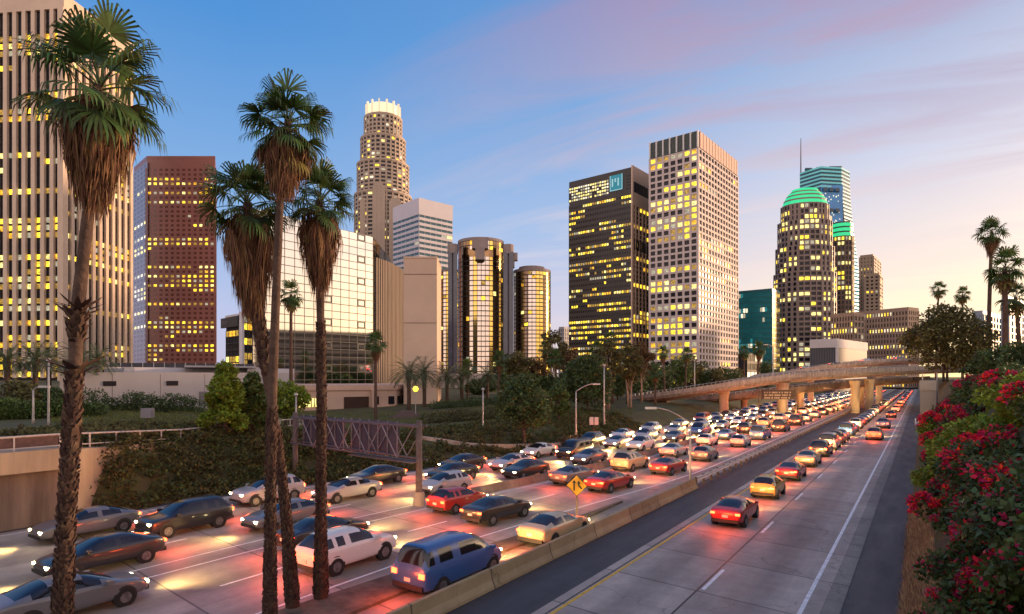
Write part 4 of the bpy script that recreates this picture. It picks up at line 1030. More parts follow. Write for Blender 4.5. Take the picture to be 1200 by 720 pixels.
dsp = [(479, 105, 1.0, .4, 'leftmost'), (497, 112, .5, .6, 'second from left'), (524, 120, .3, .3, 'third from left'), (541, 122, .3, .7, 'fourth from left'), (571, 128, .5, .5, 'rightmost')]
for px, d, z, s, w in dsp:
    put_copy(DP, '%s of the row of date palms below the round glass hotel' % w, 'date palms below the round hotel', px, d, z, px, 1.25 + s * .2, (ZH(431 if px < 500 else 436, d) - z) / 7.2)
for px, d, w in ((8, 78, 'leftmost'), (42, 82, 'second from left'), (57, 90, 'third from left'), (92, 80, 'fourth from left'), (114, 88, 'rightmost')):
    put_copy(DP, '%s of the dark date palms below the striped tower' % w, 'date palms below the striped tower', px, d, 4, px, 1.25, (ZH(414 + px % 7, d) - 4) / 7.2)
remove_tree(DP)

# broad trees -------------------------------------------------------
def leaf_blobs(rg, blobs, n, size, flat=.6, shell=.55):
    mb = MB(); tot = sum(b[3] * b[4] * b[5] for b in blobs); vs = mb.v; fs = mb.f
    for (bx, by, bz, rx, ry, rz) in blobs:
        k = int(n * rx * ry * rz / tot)
        for _ in range(k):
            while True:
                a, b, c = rg.uniform(-1, 1), rg.uniform(-1, 1), rg.uniform(-1, 1); q = a * a + b * b + c * c
                if .05 < q < 1: break
            s = (q ** .5); t = s ** shell / s; a, b, c = a * t, b * t, c * t
            jag = rg.uniform(.82, 1.16); p = V((bx + a * rx * jag, by + b * ry * jag, bz + c * rz * jag))
            d = V((rg.gauss(a, .8), rg.gauss(b, .8), rg.gauss(c * .6 - .15, .6))).normalized(); sd = d.cross(V((rg.gauss(0, 1), rg.gauss(0, 1), rg.gauss(0, 1)))).normalized()
            L = size * rg.uniform(.5, 1.5); w = L * rg.uniform(.22, .42); m = p + d * L * .45; tip = p + d * L; i = len(vs)
            vs.extend((tuple(p), tuple(m + sd * w), tuple(tip), tuple(m - sd * w))); fs.append([i, i + 1, i + 2, i + 3])
    mb.m = [0] * len(fs); return mb
def crown_blobs(rg, n, R_, Hc, z0, taper=0.0, size=.42):
    out = []
    for i in range(n):
        t = (i + .5) / n; z = z0 + Hc * (.08 + .84 * t); prof = math.sin(math.pi * (.16 + .78 * t)) if not taper else (1 - t) ** taper * .95 + .05
        az = i * 2.4 + rg.uniform(-.5, .5); r = R_ * prof * (rg.uniform(.35, .8)); s = size * R_ * rg.uniform(.6, 1.15) * (.5 + .5 * prof)
        out.append((r * math.cos(az), r * math.sin(az), z, s, s, s * rg.uniform(.55, .85)))
    return out
BARK = mat('tree_bark', (0.085, 0.060, 0.045), .9, .35, 3, bump=.7); PALEBARK = mat('pale_eucalyptus_bark', (0.36, 0.27, 0.20), .8, .35, 1.2, bump=.4)
LEAF = {'dark': mat('dark_green_leaf', (0.055, 0.092, 0.026), .6, .35, .5, rnd=.45, trans=.2), 'mid': mat('mid_green_leaf', (0.075, 0.115, 0.026), .6, .35, .5, rnd=.45, trans=.25),
        'olive': mat('olive_leaf', (0.105, 0.100, 0.034), .65, .35, .5, rnd=.45, trans=.25), 'bright': mat('yellow_green_leaf', (0.17, 0.24, 0.024), .6, .35, .5, rnd=.45, trans=.3),
        'brown': mat('brown_green_leaf', (0.115, 0.072, 0.030), .7, .35, .5, rnd=.45, trans=.25)}
def tree(name, label, px, d, z, h, r, leaf, seed, crown0=.3, nb=14, n=4200, ls=.30, taper=0.0, bark=None, trunks=1, group=None, bs=.42, tr=.16):
    rg = random.Random(seed); x, y = W(px, d); root = tag(empty(name, (x, y, z), rg.uniform(0, 6)), label, 'tree', group); root.rotation_euler.z = 0
    bl = crown_blobs(rg, nb, r, h * (1 - crown0), h * crown0, taper, bs)
    mb = MB()
    for k in range(trunks):
        ox = (k - (trunks - 1) / 2) * .5; top = h * (.72 if not taper else .9); lean = rg.uniform(-.6, .6) * (1 if trunks > 1 else .5)
        mb.tube([(ox, 0, -.3), (ox + lean * .3, 0, h * .2), (ox * 1.5 + lean, rg.uniform(-.3, .3), h * .45), (ox + lean * .8, 0, top)], [tr * 1.25, tr, tr * .75, tr * .25], 8)
    for b in bl[::2 if taper else 1]:
        st = h * max(.14, crown0 * .7 + .25 * rg.random()); q = V((b[0], b[1], b[2])); p0 = V((0, 0, min(st, b[2] * .8)))
        mb.tube([tuple(p0), tuple(p0.lerp(q, .5) + V((0, 0, -.15 * r))), tuple(q)], [tr * .5, tr * .35, tr * .12], 6)
    o = link('trunk', mb.mesh('trunk', bark or BARK, smooth_=True), root)
    link('crown', leaf_blobs(rg, bl, n, ls).mesh('crown', LEAF[leaf]), root)
    return root
def gz(px, d): x, y = W(px, d); return H(x, y)
def T(name, label, px, d, ytop, r, leaf, seed, z=None, **k):
    z = gz(px, d) if z is None else z
    return tree(name, label, px, d, z, ZH(ytop, d) - z, r, leaf, seed, **k)
T('conical_tree', 'bright green conical tree on the bank, left of the leaning palm', 264, 50, 419, 2.1, 'bright', 1, crown0=.05, nb=34, n=9000, taper=.62, ls=.26, bs=.32)
T('conical_tree', 'smaller conical tree touching the bright green one on its right', 296, 52, 430, 1.6, 'mid', 2, crown0=.06, nb=28, n=6500, taper=.6, ls=.26, bs=.34)
T('bushy_tree', 'yellow green bushy tree behind the trunks of the three palms', 334, 66, 446, 2.5, 'bright', 3, crown0=.25, n=4500)
T('round_tree', 'dark round tree on the verge beyond the oncoming lanes', 614, 68, 437, 3.7, 'dark', 4, z=1.4, crown0=.20, nb=22, n=9000, ls=.30)
T('round_tree', 'large dark dome shaped tree behind the lawn', 688, 104, 414, 5.2, 'dark', 5, crown0=.14, nb=24, n=9000, ls=.4)
T('bushy_tree', 'light green shrubby tree right of the dark round tree', 655, 88, 447, 1.8, 'mid', 6, crown0=.1, n=3000)
eu = [(648, 125, 382, 3.2, 'olive', 'tall loose eucalyptus right of the round hotel'), (668, 140, 404, 3.6, 'brown', 'brownish eucalyptus left of the dome shaped tree'), (712, 112, 395, 3.4, 'olive', 'pale twin trunked eucalyptus rising from the lawn'),
      (738, 120, 402, 3.4, 'olive', 'eucalyptus left of the overpass abutment'), (752, 135, 398, 3.2, 'brown', 'tall brownish eucalyptus before the bronze tower'), (606, 140, 410, 3.4, 'olive', 'olive eucalyptus below the gap between the round hotel towers'), (628, 150, 416, 3.4, 'brown', 'brown leaved eucalyptus under the right hand round hotel tower')]
for i, (px, d, ty, r, lf, lab) in enumerate(eu):
    T('eucalyptus', lab, px, d, ty, r, lf, 40 + i, bark=PALEBARK, trunks=2 if i in (0, 2, 3) else 1, crown0=.38, nb=15, n=3400, ls=.42, group='eucalyptus trees behind the lawn', tr=.2, bs=.34)
mass = [(560, 150, 446, 3.4, 'dark'), (640, 120, 440, 3.6, 'dark'), (668, 125, 436, 3.6, 'olive'), (724, 135, 432, 4.0, 'dark'), (745, 150, 430, 4.2, 'dark'), (778, 165, 428, 4.5, 'dark'), (792, 170, 418, 4.5, 'mid'), (806, 175, 414, 4.6, 'olive'), (822, 180, 424, 4.4, 'dark'), (836, 180, 430, 4.6, 'olive'), (850, 185, 428, 4.8, 'dark'), (862, 190, 432, 4.2, 'olive'), (765, 160, 424, 4.2, 'dark'), (898, 210, 420, 4, 'dark'), (590, 170, 434, 4, 'dark'), (575, 175, 440, 3.5, 'mid')]
for i, (px, d, ty, r, lf) in enumerate(mass):
    where = '%s from the left in the tree row behind the overpass' % ('first second third fourth fifth sixth seventh eighth ninth tenth eleventh twelfth thirteenth fourteenth fifteenth sixteenth'.split()[sorted(m[0] for m in mass).index(px)])
    T('street_tree', {'dark': 'dark green', 'mid': 'mid green', 'olive': 'olive green'}[lf] + ' tree, ' + where, px, d, ty, r, lf, 60 + i, crown0=.12, nb=14, n=2600, ls=.55, group='trees along the far side of the overpass')
T('spreading_tree', 'wide spreading tree with gaps in its crown, right of the road', 1108, 98, 357, 6.0, 'olive', 80, z=8.0, crown0=.14, nb=30, n=15000, ls=.42, bs=.40, trunks=2)
for i, (px, d, ty, r, lf, lab) in enumerate(((1178, 70, 404, 2.6, 'dark', 'dark clipped tree under the right hand palms'), (1152, 78, 412, 2.2, 'dark', 'low dark tree left of the right hand palm trunks'), (1199, 60, 398, 2.4, 'dark', 'dark tree cut by the right edge of the photo'))):
    T('low_tree', lab, px, d, ty, r, lf, 90 + i, z=7.9, crown0=.05, nb=14, n=3000)
for i, (px, d, ty, r, lf, lab) in enumerate(((18, 70, 448, 3.0, 'olive', 'rounded olive tree at the left edge above the hedge'), (52, 74, 456, 2.6, 'dark', 'dark tree beside the white block, left edge'), (8, 62, 470, 2.2, 'dark', 'low dark tree at the far left behind the hedge'))):
    T('verge_tree', lab, px, d, ty, r, lf, 95 + i, crown0=.05, nb=14, n=3500)

# hedges: long runs of leaves over a dark twig core
def hedge(label, pts, hgt, wid, leaf, seed, n, ls=.22, name='hedge', cat='hedge'):
    rg = random.Random(seed); bl = []
    for (x0, y0), (x1, y1) in zip(pts, pts[1:]):
        L = math.hypot(x1 - x0, y1 - y0); k = max(2, int(L / (wid * .7)))
        for i in range(k):
            t = (i + .5) / k; x, y = x0 + (x1 - x0) * t, y0 + (y1 - y0) * t; z = H(x, y); hh = hgt * rg.uniform(.75, 1.2); bl.append((x, y, z + hh * .45, wid * .75, wid * .75, hh * .55))
    root = tag(empty(name, (pts[0][0], pts[0][1], H(*pts[0]))), label, cat)
    leaf_blobs(rg, bl, n, ls).build('foliage', LEAF[leaf], root)
    mb = MB()
    for b in bl[::2]: mb.tube([(b[0], b[1], b[2] - b[5]), (b[0], b[1], b[2] + b[5] * .4)], [.06, .02], 5)
    mb.build('stems', BARK, root).name = 'stem_wood'
hedge('long green clipped hedge behind the railing at the left', [W(-30, 58), W(60, 62), W(120, 66)], 1.9, 1.4, 'mid', 1, 9000)
hedge('dark loose shrub row before the low white block', [W(95, 76), W(160, 78), W(235, 82)], 2.3, 1.5, 'dark', 2, 8000)
hedge('brown green shrubs on the verge before the pink podium', [W(498, 84), W(540, 88), W(588, 92)], 1.8, 1.8, 'olive', 3, 6000)
hedge('dark shrub row under the date palms', [W(505, 108), W(560, 112), W(600, 116)], 1.6, 1.6, 'dark', 4, 5000)
hedge('low shrubs beside the lawn and the overpass abutment', [W(655, 76), W(690, 82)], .9, .9, 'brown', 5, 1800)
hedge('dark hedge on top of the right bank beneath the palms', [W(1120, 66), W(1200, 44)], 1.7, 1.2, 'dark', 6, 6000)

# bougainvillea bank on the right
FLOW = [mat('bougainvillea_red', (0.68, 0.014, 0.052), .6, .35, 1.5, rnd=.45, trans=.35), mat('bougainvillea_crimson', (0.42, 0.012, 0.062), .6, .35, 1.5, rnd=.45, trans=.3)]
WFLOW = mat('white_blossom', (0.60, 0.52, 0.50), .6, .2, 2, rnd=.3, trans=.2)
def shrub_proto(seed, leaf, flower, nfl, nlf, ls=.13):
    rg = random.Random(seed); root = tag(empty('bougainvillea_bush' if flower in FLOW else 'flowering_shrub', (0, 0, 0)), 'x', 'shrub')
    bl = [(0, 0, .2, .8, .8, .6)] + [(rg.uniform(-.75, .75), rg.uniform(-.75, .75), rg.uniform(.1, .75), rg.uniform(.4, .65), rg.uniform(.4, .65), rg.uniform(.3, .5)) for _ in range(7)]
    link('foliage', leaf_blobs(rg, bl, nlf, ls).mesh('foliage', LEAF[leaf]), root)
    if flower:
        fb = []
        for _ in range(26):
            b = rg.choice(bl); a = rg.uniform(0, 6.28); e = rg.uniform(-.1, 1.3); fb.append((b[0] + b[3] * math.cos(a) * math.cos(e), b[1] + b[4] * math.sin(a) * math.cos(e), b[2] + b[5] * math.sin(e), rg.uniform(.12, .34), rg.uniform(.12, .34), rg.uniform(.08, .2)))
        link('blossom', leaf_blobs(rg, fb, nfl, .10, shell=.8).mesh('blossom', flower), root)
    mb = MB()
    for b in bl[1:]: mb.tube([(0, 0, -.5), (b[0] * .5, b[1] * .5, b[2] * .4), (b[0], b[1], b[2])], [.05, .035, .012], 5)
    link('stem_wood', mb.mesh('stem_wood', BARK), root); return root
PR = {'red': shrub_proto(1, 'mid', FLOW[0], 4200, 4200), 'crimson': shrub_proto(2, 'dark', FLOW[1], 3800, 4200), 'deepred': shrub_proto(6, 'dark', FLOW[0], 1700, 5000),
      'green': shrub_proto(3, 'bright', None, 0, 5500, .15), 'white': shrub_proto(4, 'mid', WFLOW, 260, 5200), 'dark': shrub_proto(5, 'dark', FLOW[1], 260, 5500), 'mid': shrub_proto(7, 'mid', FLOW[1], 200, 5500)}
NM = {'red': 'bright red bougainvillea', 'crimson': 'dark crimson bougainvillea', 'deepred': 'dark bush with scattered red flowers', 'green': 'plain yellow green bush', 'white': 'green bush with white blossom', 'dark': 'dark leafy bush', 'mid': 'green bush with few flowers'}
ORD = 'first second third fourth fifth sixth seventh eighth ninth tenth eleventh twelfth thirteenth fourteenth fifteenth sixteenth'.split()
rows = {'foot': (1.35, 'lower edge'), 'middle': (2.7, 'middle'), 'crest': (5.0, 'crest')}
kinds = {'foot': ['dark', 'deepred', 'dark', 'crimson', 'dark', 'deepred', 'crimson', 'red', 'crimson', 'green', 'crimson', 'red', 'green', 'crimson'],
         'middle': ['dark', 'deepred', 'dark', 'dark', 'mid', 'dark', 'deepred', 'white', 'dark', 'deepred', 'red', 'green', 'green', 'crimson', 'red', 'crimson'],
         'crest': ['deepred', 'dark', 'deepred', 'dark', 'mid', 'deepred', 'dark', 'white', 'deepred', 'red', 'green', 'green', 'crimson', 'red', 'crimson', 'crimson']}
us = {'foot': [12, 14.4, 16.8, 19, 21.5, 24.5, 28, 32, 37, 43, 50, 58, 68, 80], 'middle': [9.5, 11.5, 13.5, 15.5, 17.8, 20.3, 23, 26, 29.5, 33.5, 38, 43, 49, 57, 67, 79], 'crest': [8.5, 10.5, 12.8, 15, 17.5, 20, 23, 26.5, 30.5, 35, 40, 46, 53, 62, 73, 85]}
rgb = random.Random(31)
for row, (v, where) in rows.items():
    i = -1
    for u, k in zip(us[row], kinds[row]):
        pr = project((v, u, H(v, u) + .5))
        if pr is None or pr[0] > 1310 or pr[1] > 880: continue         # outside the photo
        i += 1; vv = v + rgb.uniform(-.35, .35); s = 1.05 + .011 * u + rgb.uniform(-.1, .15)
        if row == 'foot': s *= .8
        o = copy_tree(PR[k]); o.location = (vv, u, H(vv, u) - .12); o.rotation_euler = (0, R(-28), 0) if row != 'crest' else (0, R(-8), 0)
        o.rotation_euler.z = rgb.uniform(-.6, .6); o.scale = (s, s * 1.1, s)
        o['label'] = '%s, %s along the %s of the right bank' % (NM[k], ORD[i], where); o['group'] = 'flowering bushes on the right bank'
for p in PR.values(): remove_tree(p)

# dry grass at the foot of the bank and ground cover on the left bank
def tufts(name, label, fn, n, ls, m, seed, kind='stuff', cat='grass'):
    rg = random.Random(seed); mb = MB()
    for _ in range(n):
        x, y = fn(rg); z = H(x, y) - .03
        for k in range(3):
            a = rg.uniform(0, 6.28); l = ls * rg.uniform(.5, 1.3); d = V((math.cos(a) * .45, math.sin(a) * .45, 1)).normalized(); sd = V((-math.sin(a), math.cos(a), 0)) * l * .07
            b = V((x, y, z)); q = len(mb.v); mb.v += [tuple(b - sd), tuple(b + sd), tuple(b + d * l)]; mb.f.append([q, q + 1, q + 2]); mb.m.append(0)
    return tag(mb.build(name, m), label, cat, kind=kind)
DRY = mat('dry_grass', (0.42, 0.27, 0.15), .9, .3, 1, rnd=.45, trans=.25)
tufts('dry_grass', 'tan dry grass along the foot of the right bank', lambda r: (lambda u: (-.72 + r.random() * (1.2 - .004 * u), u))(r.uniform(9, 46)), 12000, .34, DRY, 1)
GC = mat('ground_cover_leaf', (0.10, 0.135, 0.032), .8, .4, .25, rnd=.55, trans=.2, col2=(.125, .10, .038))
def left_cover():
    rg = random.Random(2); bl = []
    for _ in range(2000):
        u = rg.uniform(15.5, 46) if rg.random() < .6 else rg.uniform(46, 96); le = left_edge(u) - 1.3; v = le - rg.random() * 13; s = rg.uniform(.35, .8); bl.append((v, u, H(v, u) + s * .22, s, s, s * rg.uniform(.3, .7)))
    for _ in range(110):
        u = rg.uniform(14.7, 23); le = left_edge(u) - 1.2; v = le - rg.random() * 7; s = rg.uniform(.35, .7); bl.append((v, u, H(v, u) + s * .25, s, s, s * rg.uniform(.4, .8)))
    o = leaf_blobs(rg, bl, 185000, .23).build('ground_cover', GC); tag(o, 'low dark ivy and scrub covering the left bank', 'ground cover', kind='stuff')
left_cover()
LAWN = mat('lawn_blade', (0.13, 0.14, 0.03), .8, .3, .3, rnd=.4, trans=.2)
def lw(r): px, d = r.uniform(545, 742), r.uniform(69, 118); return W(px, d)
tufts('lawn_grass', 'mown grass slope left of the overpass', lw, 16000, .26, LAWN, 3)
def vg(r): px, d = r.uniform(60, 500), r.uniform(54, 104); return W(px, d)
tufts('verge_grass', 'rough grass on the verge between the railing and the low white block', vg, 26000, .30, LAWN, 4)
# ---------------------------------------------------------------- overpasses
def deck(name, label, path, width, m, thick=2.0, group=None):
    """path: (bearing, distance ahead, top row) of the near parapet"""
    pts = []
    for (a, b) in zip(path, path[1:]):
        for k in range(6):
            t = k / 6; pts.append([a[i] + (b[i] - a[i]) * t for i in range(3)])
    pts.append(list(path[-1])); P = [V((*W(p[0], p[1]), ZH(p[2], p[1]))) for p in pts]
    for _ in range(4): P = [P[0]] + [(a + b * 2 + c) / 4 for a, b, c in zip(P, P[1:], P[2:])] + [P[-1]]
    root = tag(empty(name, (P[0].x, P[0].y, 0)), label, 'bridge', group)
    sec = [(0, 0), (0, -.95), (.40, -1.0), (.45, -1.4), (1.7, -thick), (width - 1.7, -thick), (width - .45, -1.4), (width - .40, -1.0), (width, -.95), (width, 0), (width - .3, 0), (width - .3, -.88), (.3, -.88), (.3, 0)]
    mb = MB(); n = len(sec); nr = []
    for i, p in enumerate(P):
        t = (P[min(i + 1, len(P) - 1)] - P[max(0, i - 1)]); t.z = 0; t.normalize(); o = V((-t.y, t.x, 0)); nr.append(o)
        mb.v += [tuple(p + o * a + V((0, 0, z))) for a, z in sec]
    for i in range(len(P) - 1):
        for k in range(n): mb.f.append([i * n + k, (i + 1) * n + k, (i + 1) * n + (k + 1) % n, i * n + (k + 1) % n]); mb.m.append(0)
    mb.f += [list(range(n)), [(len(P) - 1) * n + k for k in range(n - 1, -1, -1)]]; mb.m += [0, 0]
    mb.build('deck', m, root)
    c = MB(); c.tube([tuple(p + o * .15 + V((0, 0, .42))) for p, o in zip(P, nr)], .05, 5); c.build('rail', STEEL, root)
    pm = MB(); pm.box(-.05, .05, -.05, .05, -.02, .44); pme = pm.mesh('rail_post', STEEL)
    for i in range(0, len(P) - 1):
        for t in (0, .5): q = P[i].lerp(P[i + 1], t) + nr[i] * .15; o = link('rail_post', pme, root); o.location = (q.x - root.location.x, q.y - root.location.y, q.z)
    return root, P, nr
def col(root, px, d, zt, r=1.0, flare=True, m=None):
    x, y = W(px, d); c = MB(); zs = [-.2, 0.05, zt - 2.0, zt - 1.0, zt + .05] if flare else [-.2, .05, zt]
    rs = [r, r, r, r * 1.1, r * 1.4] if flare else [r, r, r]
    c.tube([(x, y, z) for z in zs], rs, 14); c.build('column', m or CONT, root, smooth_=False)
B1, P1, N1 = deck('overpass', 'concrete overpass curving up over the whole freeway, nearest of the overpasses', [(735, 142, 465), (790, 134, 457.5), (848, 129, 449), (917, 127, 438.5), (1003, 138, 433), (1080, 152, 429.5), (1150, 166, 428)], 9.5, mat('overpass_concrete', (.29, .25, .23), .85, .38, 1.6, bump=.3, streak=True), 2.0)
col(B1, 848, 133, 5.6, 1.0); col(B1, 917, 131, 7.2, 1.1); col(B1, 1002, 143, 7.6, .95); col(B1, 1019, 146, 7.9, .95)
B2, P2, N2 = deck('overpass', 'lower concrete overpass close behind the nearest curving one', [(770, 160, 469), (848, 152, 463), (930, 150, 454), (1010, 160, 446), (1090, 176, 441)], 8, COND, 1.9)
for px, d, zt in ((872, 156, 3.2), (828, 157, 2.6), (938, 154, 5.0), (1009, 165, 6.0)): col(B2, px, d, zt, .8)
B3, P3, N3 = deck('overpass', 'upper ramp carrying red tail lights above and behind the nearest overpass', [(905, 190, 440), (935, 188, 433), (985, 186, 426), (1045, 186, 420), (1085, 188, 419), (1140, 195, 418)], 8, mat('overpass_concrete', (.29, .25, .23)), 1.9)
for px in (950, 1030): col(B3, px, 192, ZH(436, 192), .9)
def abut():
    root = tag(empty('bridge_abutment', (*W(740, 140), 0)), 'dark sloping abutment at the left end of the nearest overpass', 'abutment')
    c = MB(); a = W(728, 143); b = W(792, 138); e = W(800, 152); f = W(735, 160); c.prism([a, b, e, f], -.3, 3.6, top=[W(728, 146), W(778, 142), W(786, 152), W(735, 160)]); c.build('slope_wall', COND, root)
    c = MB(); c.prism([W(728, 144.5), W(760, 141.6), W(765, 151), W(733, 154)], 3.61, 4.0); c.build('bearing_seat', CON, root)
abut()
# retaining walls at the left
def left_walls():
    root = tag(empty('retaining_wall', (-41.9, 4, 0)), 'tall stained concrete retaining wall with an overhanging beam at the lower left', 'wall')
    c = MB(); c.box(-43.0, -41.9, -25, 14.5, -.25, 3.15); c.build('wall', COND, root)
    c = MB(); c.box(-43.2, -41.35, -25, 14.6, 3.151, 4.35); c.build('beam', CONT, root)
    c = MB(); c.prism([(-42.9, 14.61), (-41.9, 14.61), (-47.0, 24.4), (-47.9, 24.0)], -.2, 4.2, top=[(-42.9, 14.61), (-41.9, 14.61), (-47.0, 24.4), (-47.9, 24.0)])
    for i, q in enumerate(c.v):      # the wing wall drops as it runs back into the bank
        if q[2] > 4 and q[1] > 20: c.v[i] = (q[0], q[1], 3.55)
    c.build('wing_wall', CONT, root)
    c = MB(); c.prism([(-47.9, 24.05), (-47.05, 24.45), (-51.8, 34.0), (-52.5, 33.6)], 0, 3.35); c.build('low_wall', CON, root)
    r = tag(empty('railing', (-42.2, 4, 0)), 'pale metal railing with dark panels on top of the retaining wall', 'railing')
    line = [(-42.1, -25, 4.35), (-42.1, 14.5, 4.35), (-47.4, 24.2, 3.65), (-52.2, 33.8, 3.4), (-58, 44, 3.1)]
    c = MB(); c.tube([(x, y, z + .78) for x, y, z in line], .06, 6); c.build('top_rail', mat('railing_pale', (.5, .42, .38), .5, .15, 3), r)
    c = MB(); c.tube([(x, y, z + .12) for x, y, z in line], .04, 6); c.build('bottom_rail', mat('railing_pale', (.5, .42, .38)), r)
    for (a, b) in zip(line, line[1:]):
        L = math.dist(a, b); k = int(L / 2.1); 
        for i in range(k):
            t = i / k; x, y, z = [a[q] + (b[q] - a[q]) * t for q in range(3)]; c = MB(); c.box(x - .04, x + .04, y - .04, y + .04, z - .1, z + .80); c.build('post', mat('railing_pale', (.5, .42, .38)), r)
    for (a, b) in zip(line[:2], line[1:3]):
        L = math.dist(a[:2], b[:2]); e = ((b[0] - a[0]) / L, (b[1] - a[1]) / L); n = (e[1], -e[0]); c = MB()
        if abs(a[2] - b[2]) < .1: c.obox(a, e, n, .1, L - .1, -.012, .012, a[2] + .16, a[2] + .72); c.build('mesh_panel', mat('mesh_panel_dark', (.10, .055, .05), .7, .3, 4), r)
    kb = MB(); q = [G(478, 519, 1.6), G(560, 514.5, 1.7), G(640, 507, 1.7), G(720, 499.5, 1.7), G(765, 495, 1.3)]
    root = tag(empty('low_wall', (*q[0], 0)), 'low pale kerb wall along the verge beyond the oncoming lanes', 'wall')
    ln_ = []
    for a, b in zip(q, q[1:]): ln_ += [V((a[0] + (b[0] - a[0]) * k / 6, a[1] + (b[1] - a[1]) * k / 6, 0)) for k in range(6)]
    for p in ln_: p.z = H(p.x, p.y)
    for _ in range(3): ln_ = [ln_[0]] + [(a + b * 2 + c) / 4 for a, b, c in zip(ln_, ln_[1:], ln_[2:])] + [ln_[-1]]
    for p in ln_: kb.v += [(p.x - CA * 0 + SA * .15, p.y - CA * .15, p.z + dz) for dz in (-.6, .42)] + [(p.x - SA * .15, p.y + CA * .15, p.z + dz) for dz in (.42, -.6)]
    for i in range(len(ln_) - 1):
        for k in range(4): kb.f.append([i * 4 + k, (i + 1) * 4 + k, (i + 1) * 4 + (k + 1) % 4, i * 4 + (k + 1) % 4]); kb.m.append(0)
    kb.build('wall', mat('pale_wall', (.42, .36, .30), .8, .2, .6, bump=.2), root)
left_walls()
def right_pillar():
    d = 95; x, y = W(1087.5, d); root = tag(empty('concrete_pier', (x, y, 0)), 'square grey concrete pier against the flowering right bank', 'pier')
    c = MB(); a, b = W(1078, d), W(1097, d); e = W(1099, d + 6); f = W(1080, d + 6); c.prism([a, b, e, f], -.3, ZH(458, d)); c.build('shaft', mat('grey_pier', (.27, .24, .25), .85, .2, .3, bump=.2, streak=True), root)
    c = MB(); c.prism(inset([a, b, e, f], 1.05), ZH(458, d) + .001, ZH(446, d)); c.build('cap', mat('grey_pier_cap', (.30, .27, .26), .85, .2, .4), root)
    for px in (1081, 1098):
        c = MB(); p = W(px, d + 1); c.tube([(*p, ZH(446, d)), (*p, ZH(437, d))], .07, 6); c.build('post', STEEL, root)
    r = tag(empty('kerb', (*G(1074, 500), 0)), 'curved pale kerb with short white posts at the foot of the concrete pier', 'kerb')
    pl = [G(1073, 497), G(1078, 505), G(1086, 513), G(1096, 521), G(1103, 527)]
    c = MB()
    for a, b in zip(pl, pl[1:]):
        L = math.dist(a, b); e = ((b[0] - a[0]) / L, (b[1] - a[1]) / L); c.obox(a, e, (e[1], -e[0]), 0, L + .05, -.2, .2, 0.0, .38)
    c.build('kerb_stone', mat('kerb_pale', (.45, .38, .38), .7, .2, 1), r)
    for k in range(7):
        t = k / 6.3 * (len(pl) - 1); i = int(t); a, b = pl[i], pl[min(i + 1, len(pl) - 1)]; f = t - i; x, y = a[0] + (b[0] - a[0]) * f, a[1] + (b[1] - a[1]) * f
        c = MB(); c.tube([(x, y, .38), (x, y, 1.05)], [.09, .07], 8); c.build('post', WHITEP, r)
right_pillar()

# ---------------------------------------------------------------- street furniture
LAMPM = mat('lamp_steel', (.40, .37, .35), .5, .15, 2, metal=.4)
def lamp(label, px, d, ytop, z0, armdx, group='street lamps along the freeway', arm=True, lit=False):
    x, y = W(px, d); zt = ZH(ytop, d); root = tag(empty('street_lamp', (x, y, z0)), label, 'street lamp', group); dirx = (CA * (1 if armdx > 0 else -1), SA * (1 if armdx > 0 else -1)); a = abs(armdx) * d / FPX
    r = max(.07, .05 + d * .0006)
    c = MB(); hp = zt - a * .42 if arm else zt; c.tube([(x, y, z0), (x, y, z0 + .5), (x, y, (z0 + hp) / 2), (x, y, hp)], [r * 1.7, r * 1.25, r * 1.05, r * .8], 8); c.build('pole', LAMPM, root, smooth_=True)
    if arm:
        c = MB(); pts = [(x + dirx[0] * a * t, y + dirx[1] * a * t, hp + (zt - hp) * math.sin(t * math.pi / 2)) for t in (0, .15, .35, .6, .85, 1)]; c.tube(pts, r * .55, 6); c.build('arm', LAMPM, root, smooth_=True)
        e = pts[-1]; c = MB(); c.obox((e[0], e[1]), dirx, (-dirx[1], dirx[0]), -.15, .75, -.16, .16, e[2] - .12, e[2] + .06); c.build('lamp_head', mat('lamp_head_grey', (.5, .48, .46), .5, .1), root)
    else:
        c = MB(); c.tube([(x, y, hp), (x, y, hp + .15), (x, y, hp + .35)], [r, .22, .12], 8); c.build('lamp_head', LAMPM, root)
    return root
lamp('street lamp with a curved arm on the barrier beside the connector road', 809, 49.5, 478, 0, -42)
lamp('street lamp with an arm to the right on the lawn verge', 675, 72, 450, 1.6, 21)
lamp('thin street lamp on the verge below the date palms', 566, 76, 458, 1.6, 0, arm=False)
lamp('tall thin pole lamp at the left behind the railing', 57, 52, 425, 4.2, 0, arm=False)
lamp('shorter thin pole lamp left of the tall one behind the railing', 39, 54, 453, 4.2, 9)
lamp('street lamp on the verge left of the overpass abutment', 708, 84, 430, 1.9, 0, arm=False)
lamp('lamp pole rising from the left part of the nearest overpass deck', 814, 133, 424, 6.2, 0, arm=False)
lamp('lamp pole rising from the middle of the nearest overpass deck', 906, 131, 404, 8.2, -7)
lamp('street lamp between the overpass columns', 983, 150, 455, 0, -14)
lamp('street lamp beyond the overpass beside the red queue', 1033, 215, 447, 0, -8)
lamp('lamp post behind the gantry below the mirror glass building', 347, 60, 465, 2.6, 0, arm=False)
def yellow_lamp():
    d = 96; x, y = W(487, d); root = tag(empty('globe_lamp', (x, y, 0.6)), 'yellow lit globe lamp among the date palms', 'street lamp')
    c = MB(); c.tube([(x, y, .5), (x, y, ZH(459, d))], [.09, .06], 8); c.build('pole', LAMPM, root)
    z = ZH(456, d); c = MB(); c.tube([(x, y, z - .42), (x, y, z - .3), (x, y, z), (x, y, z + .3), (x, y, z + .42)], [.1, .33, .45, .33, .1], 12); c.build('globe', mat('globe_glow', (1, .8, .1), .4, 0, emit=(1, .72, .03), es=3.0), root, smooth_=True)
yellow_lamp()
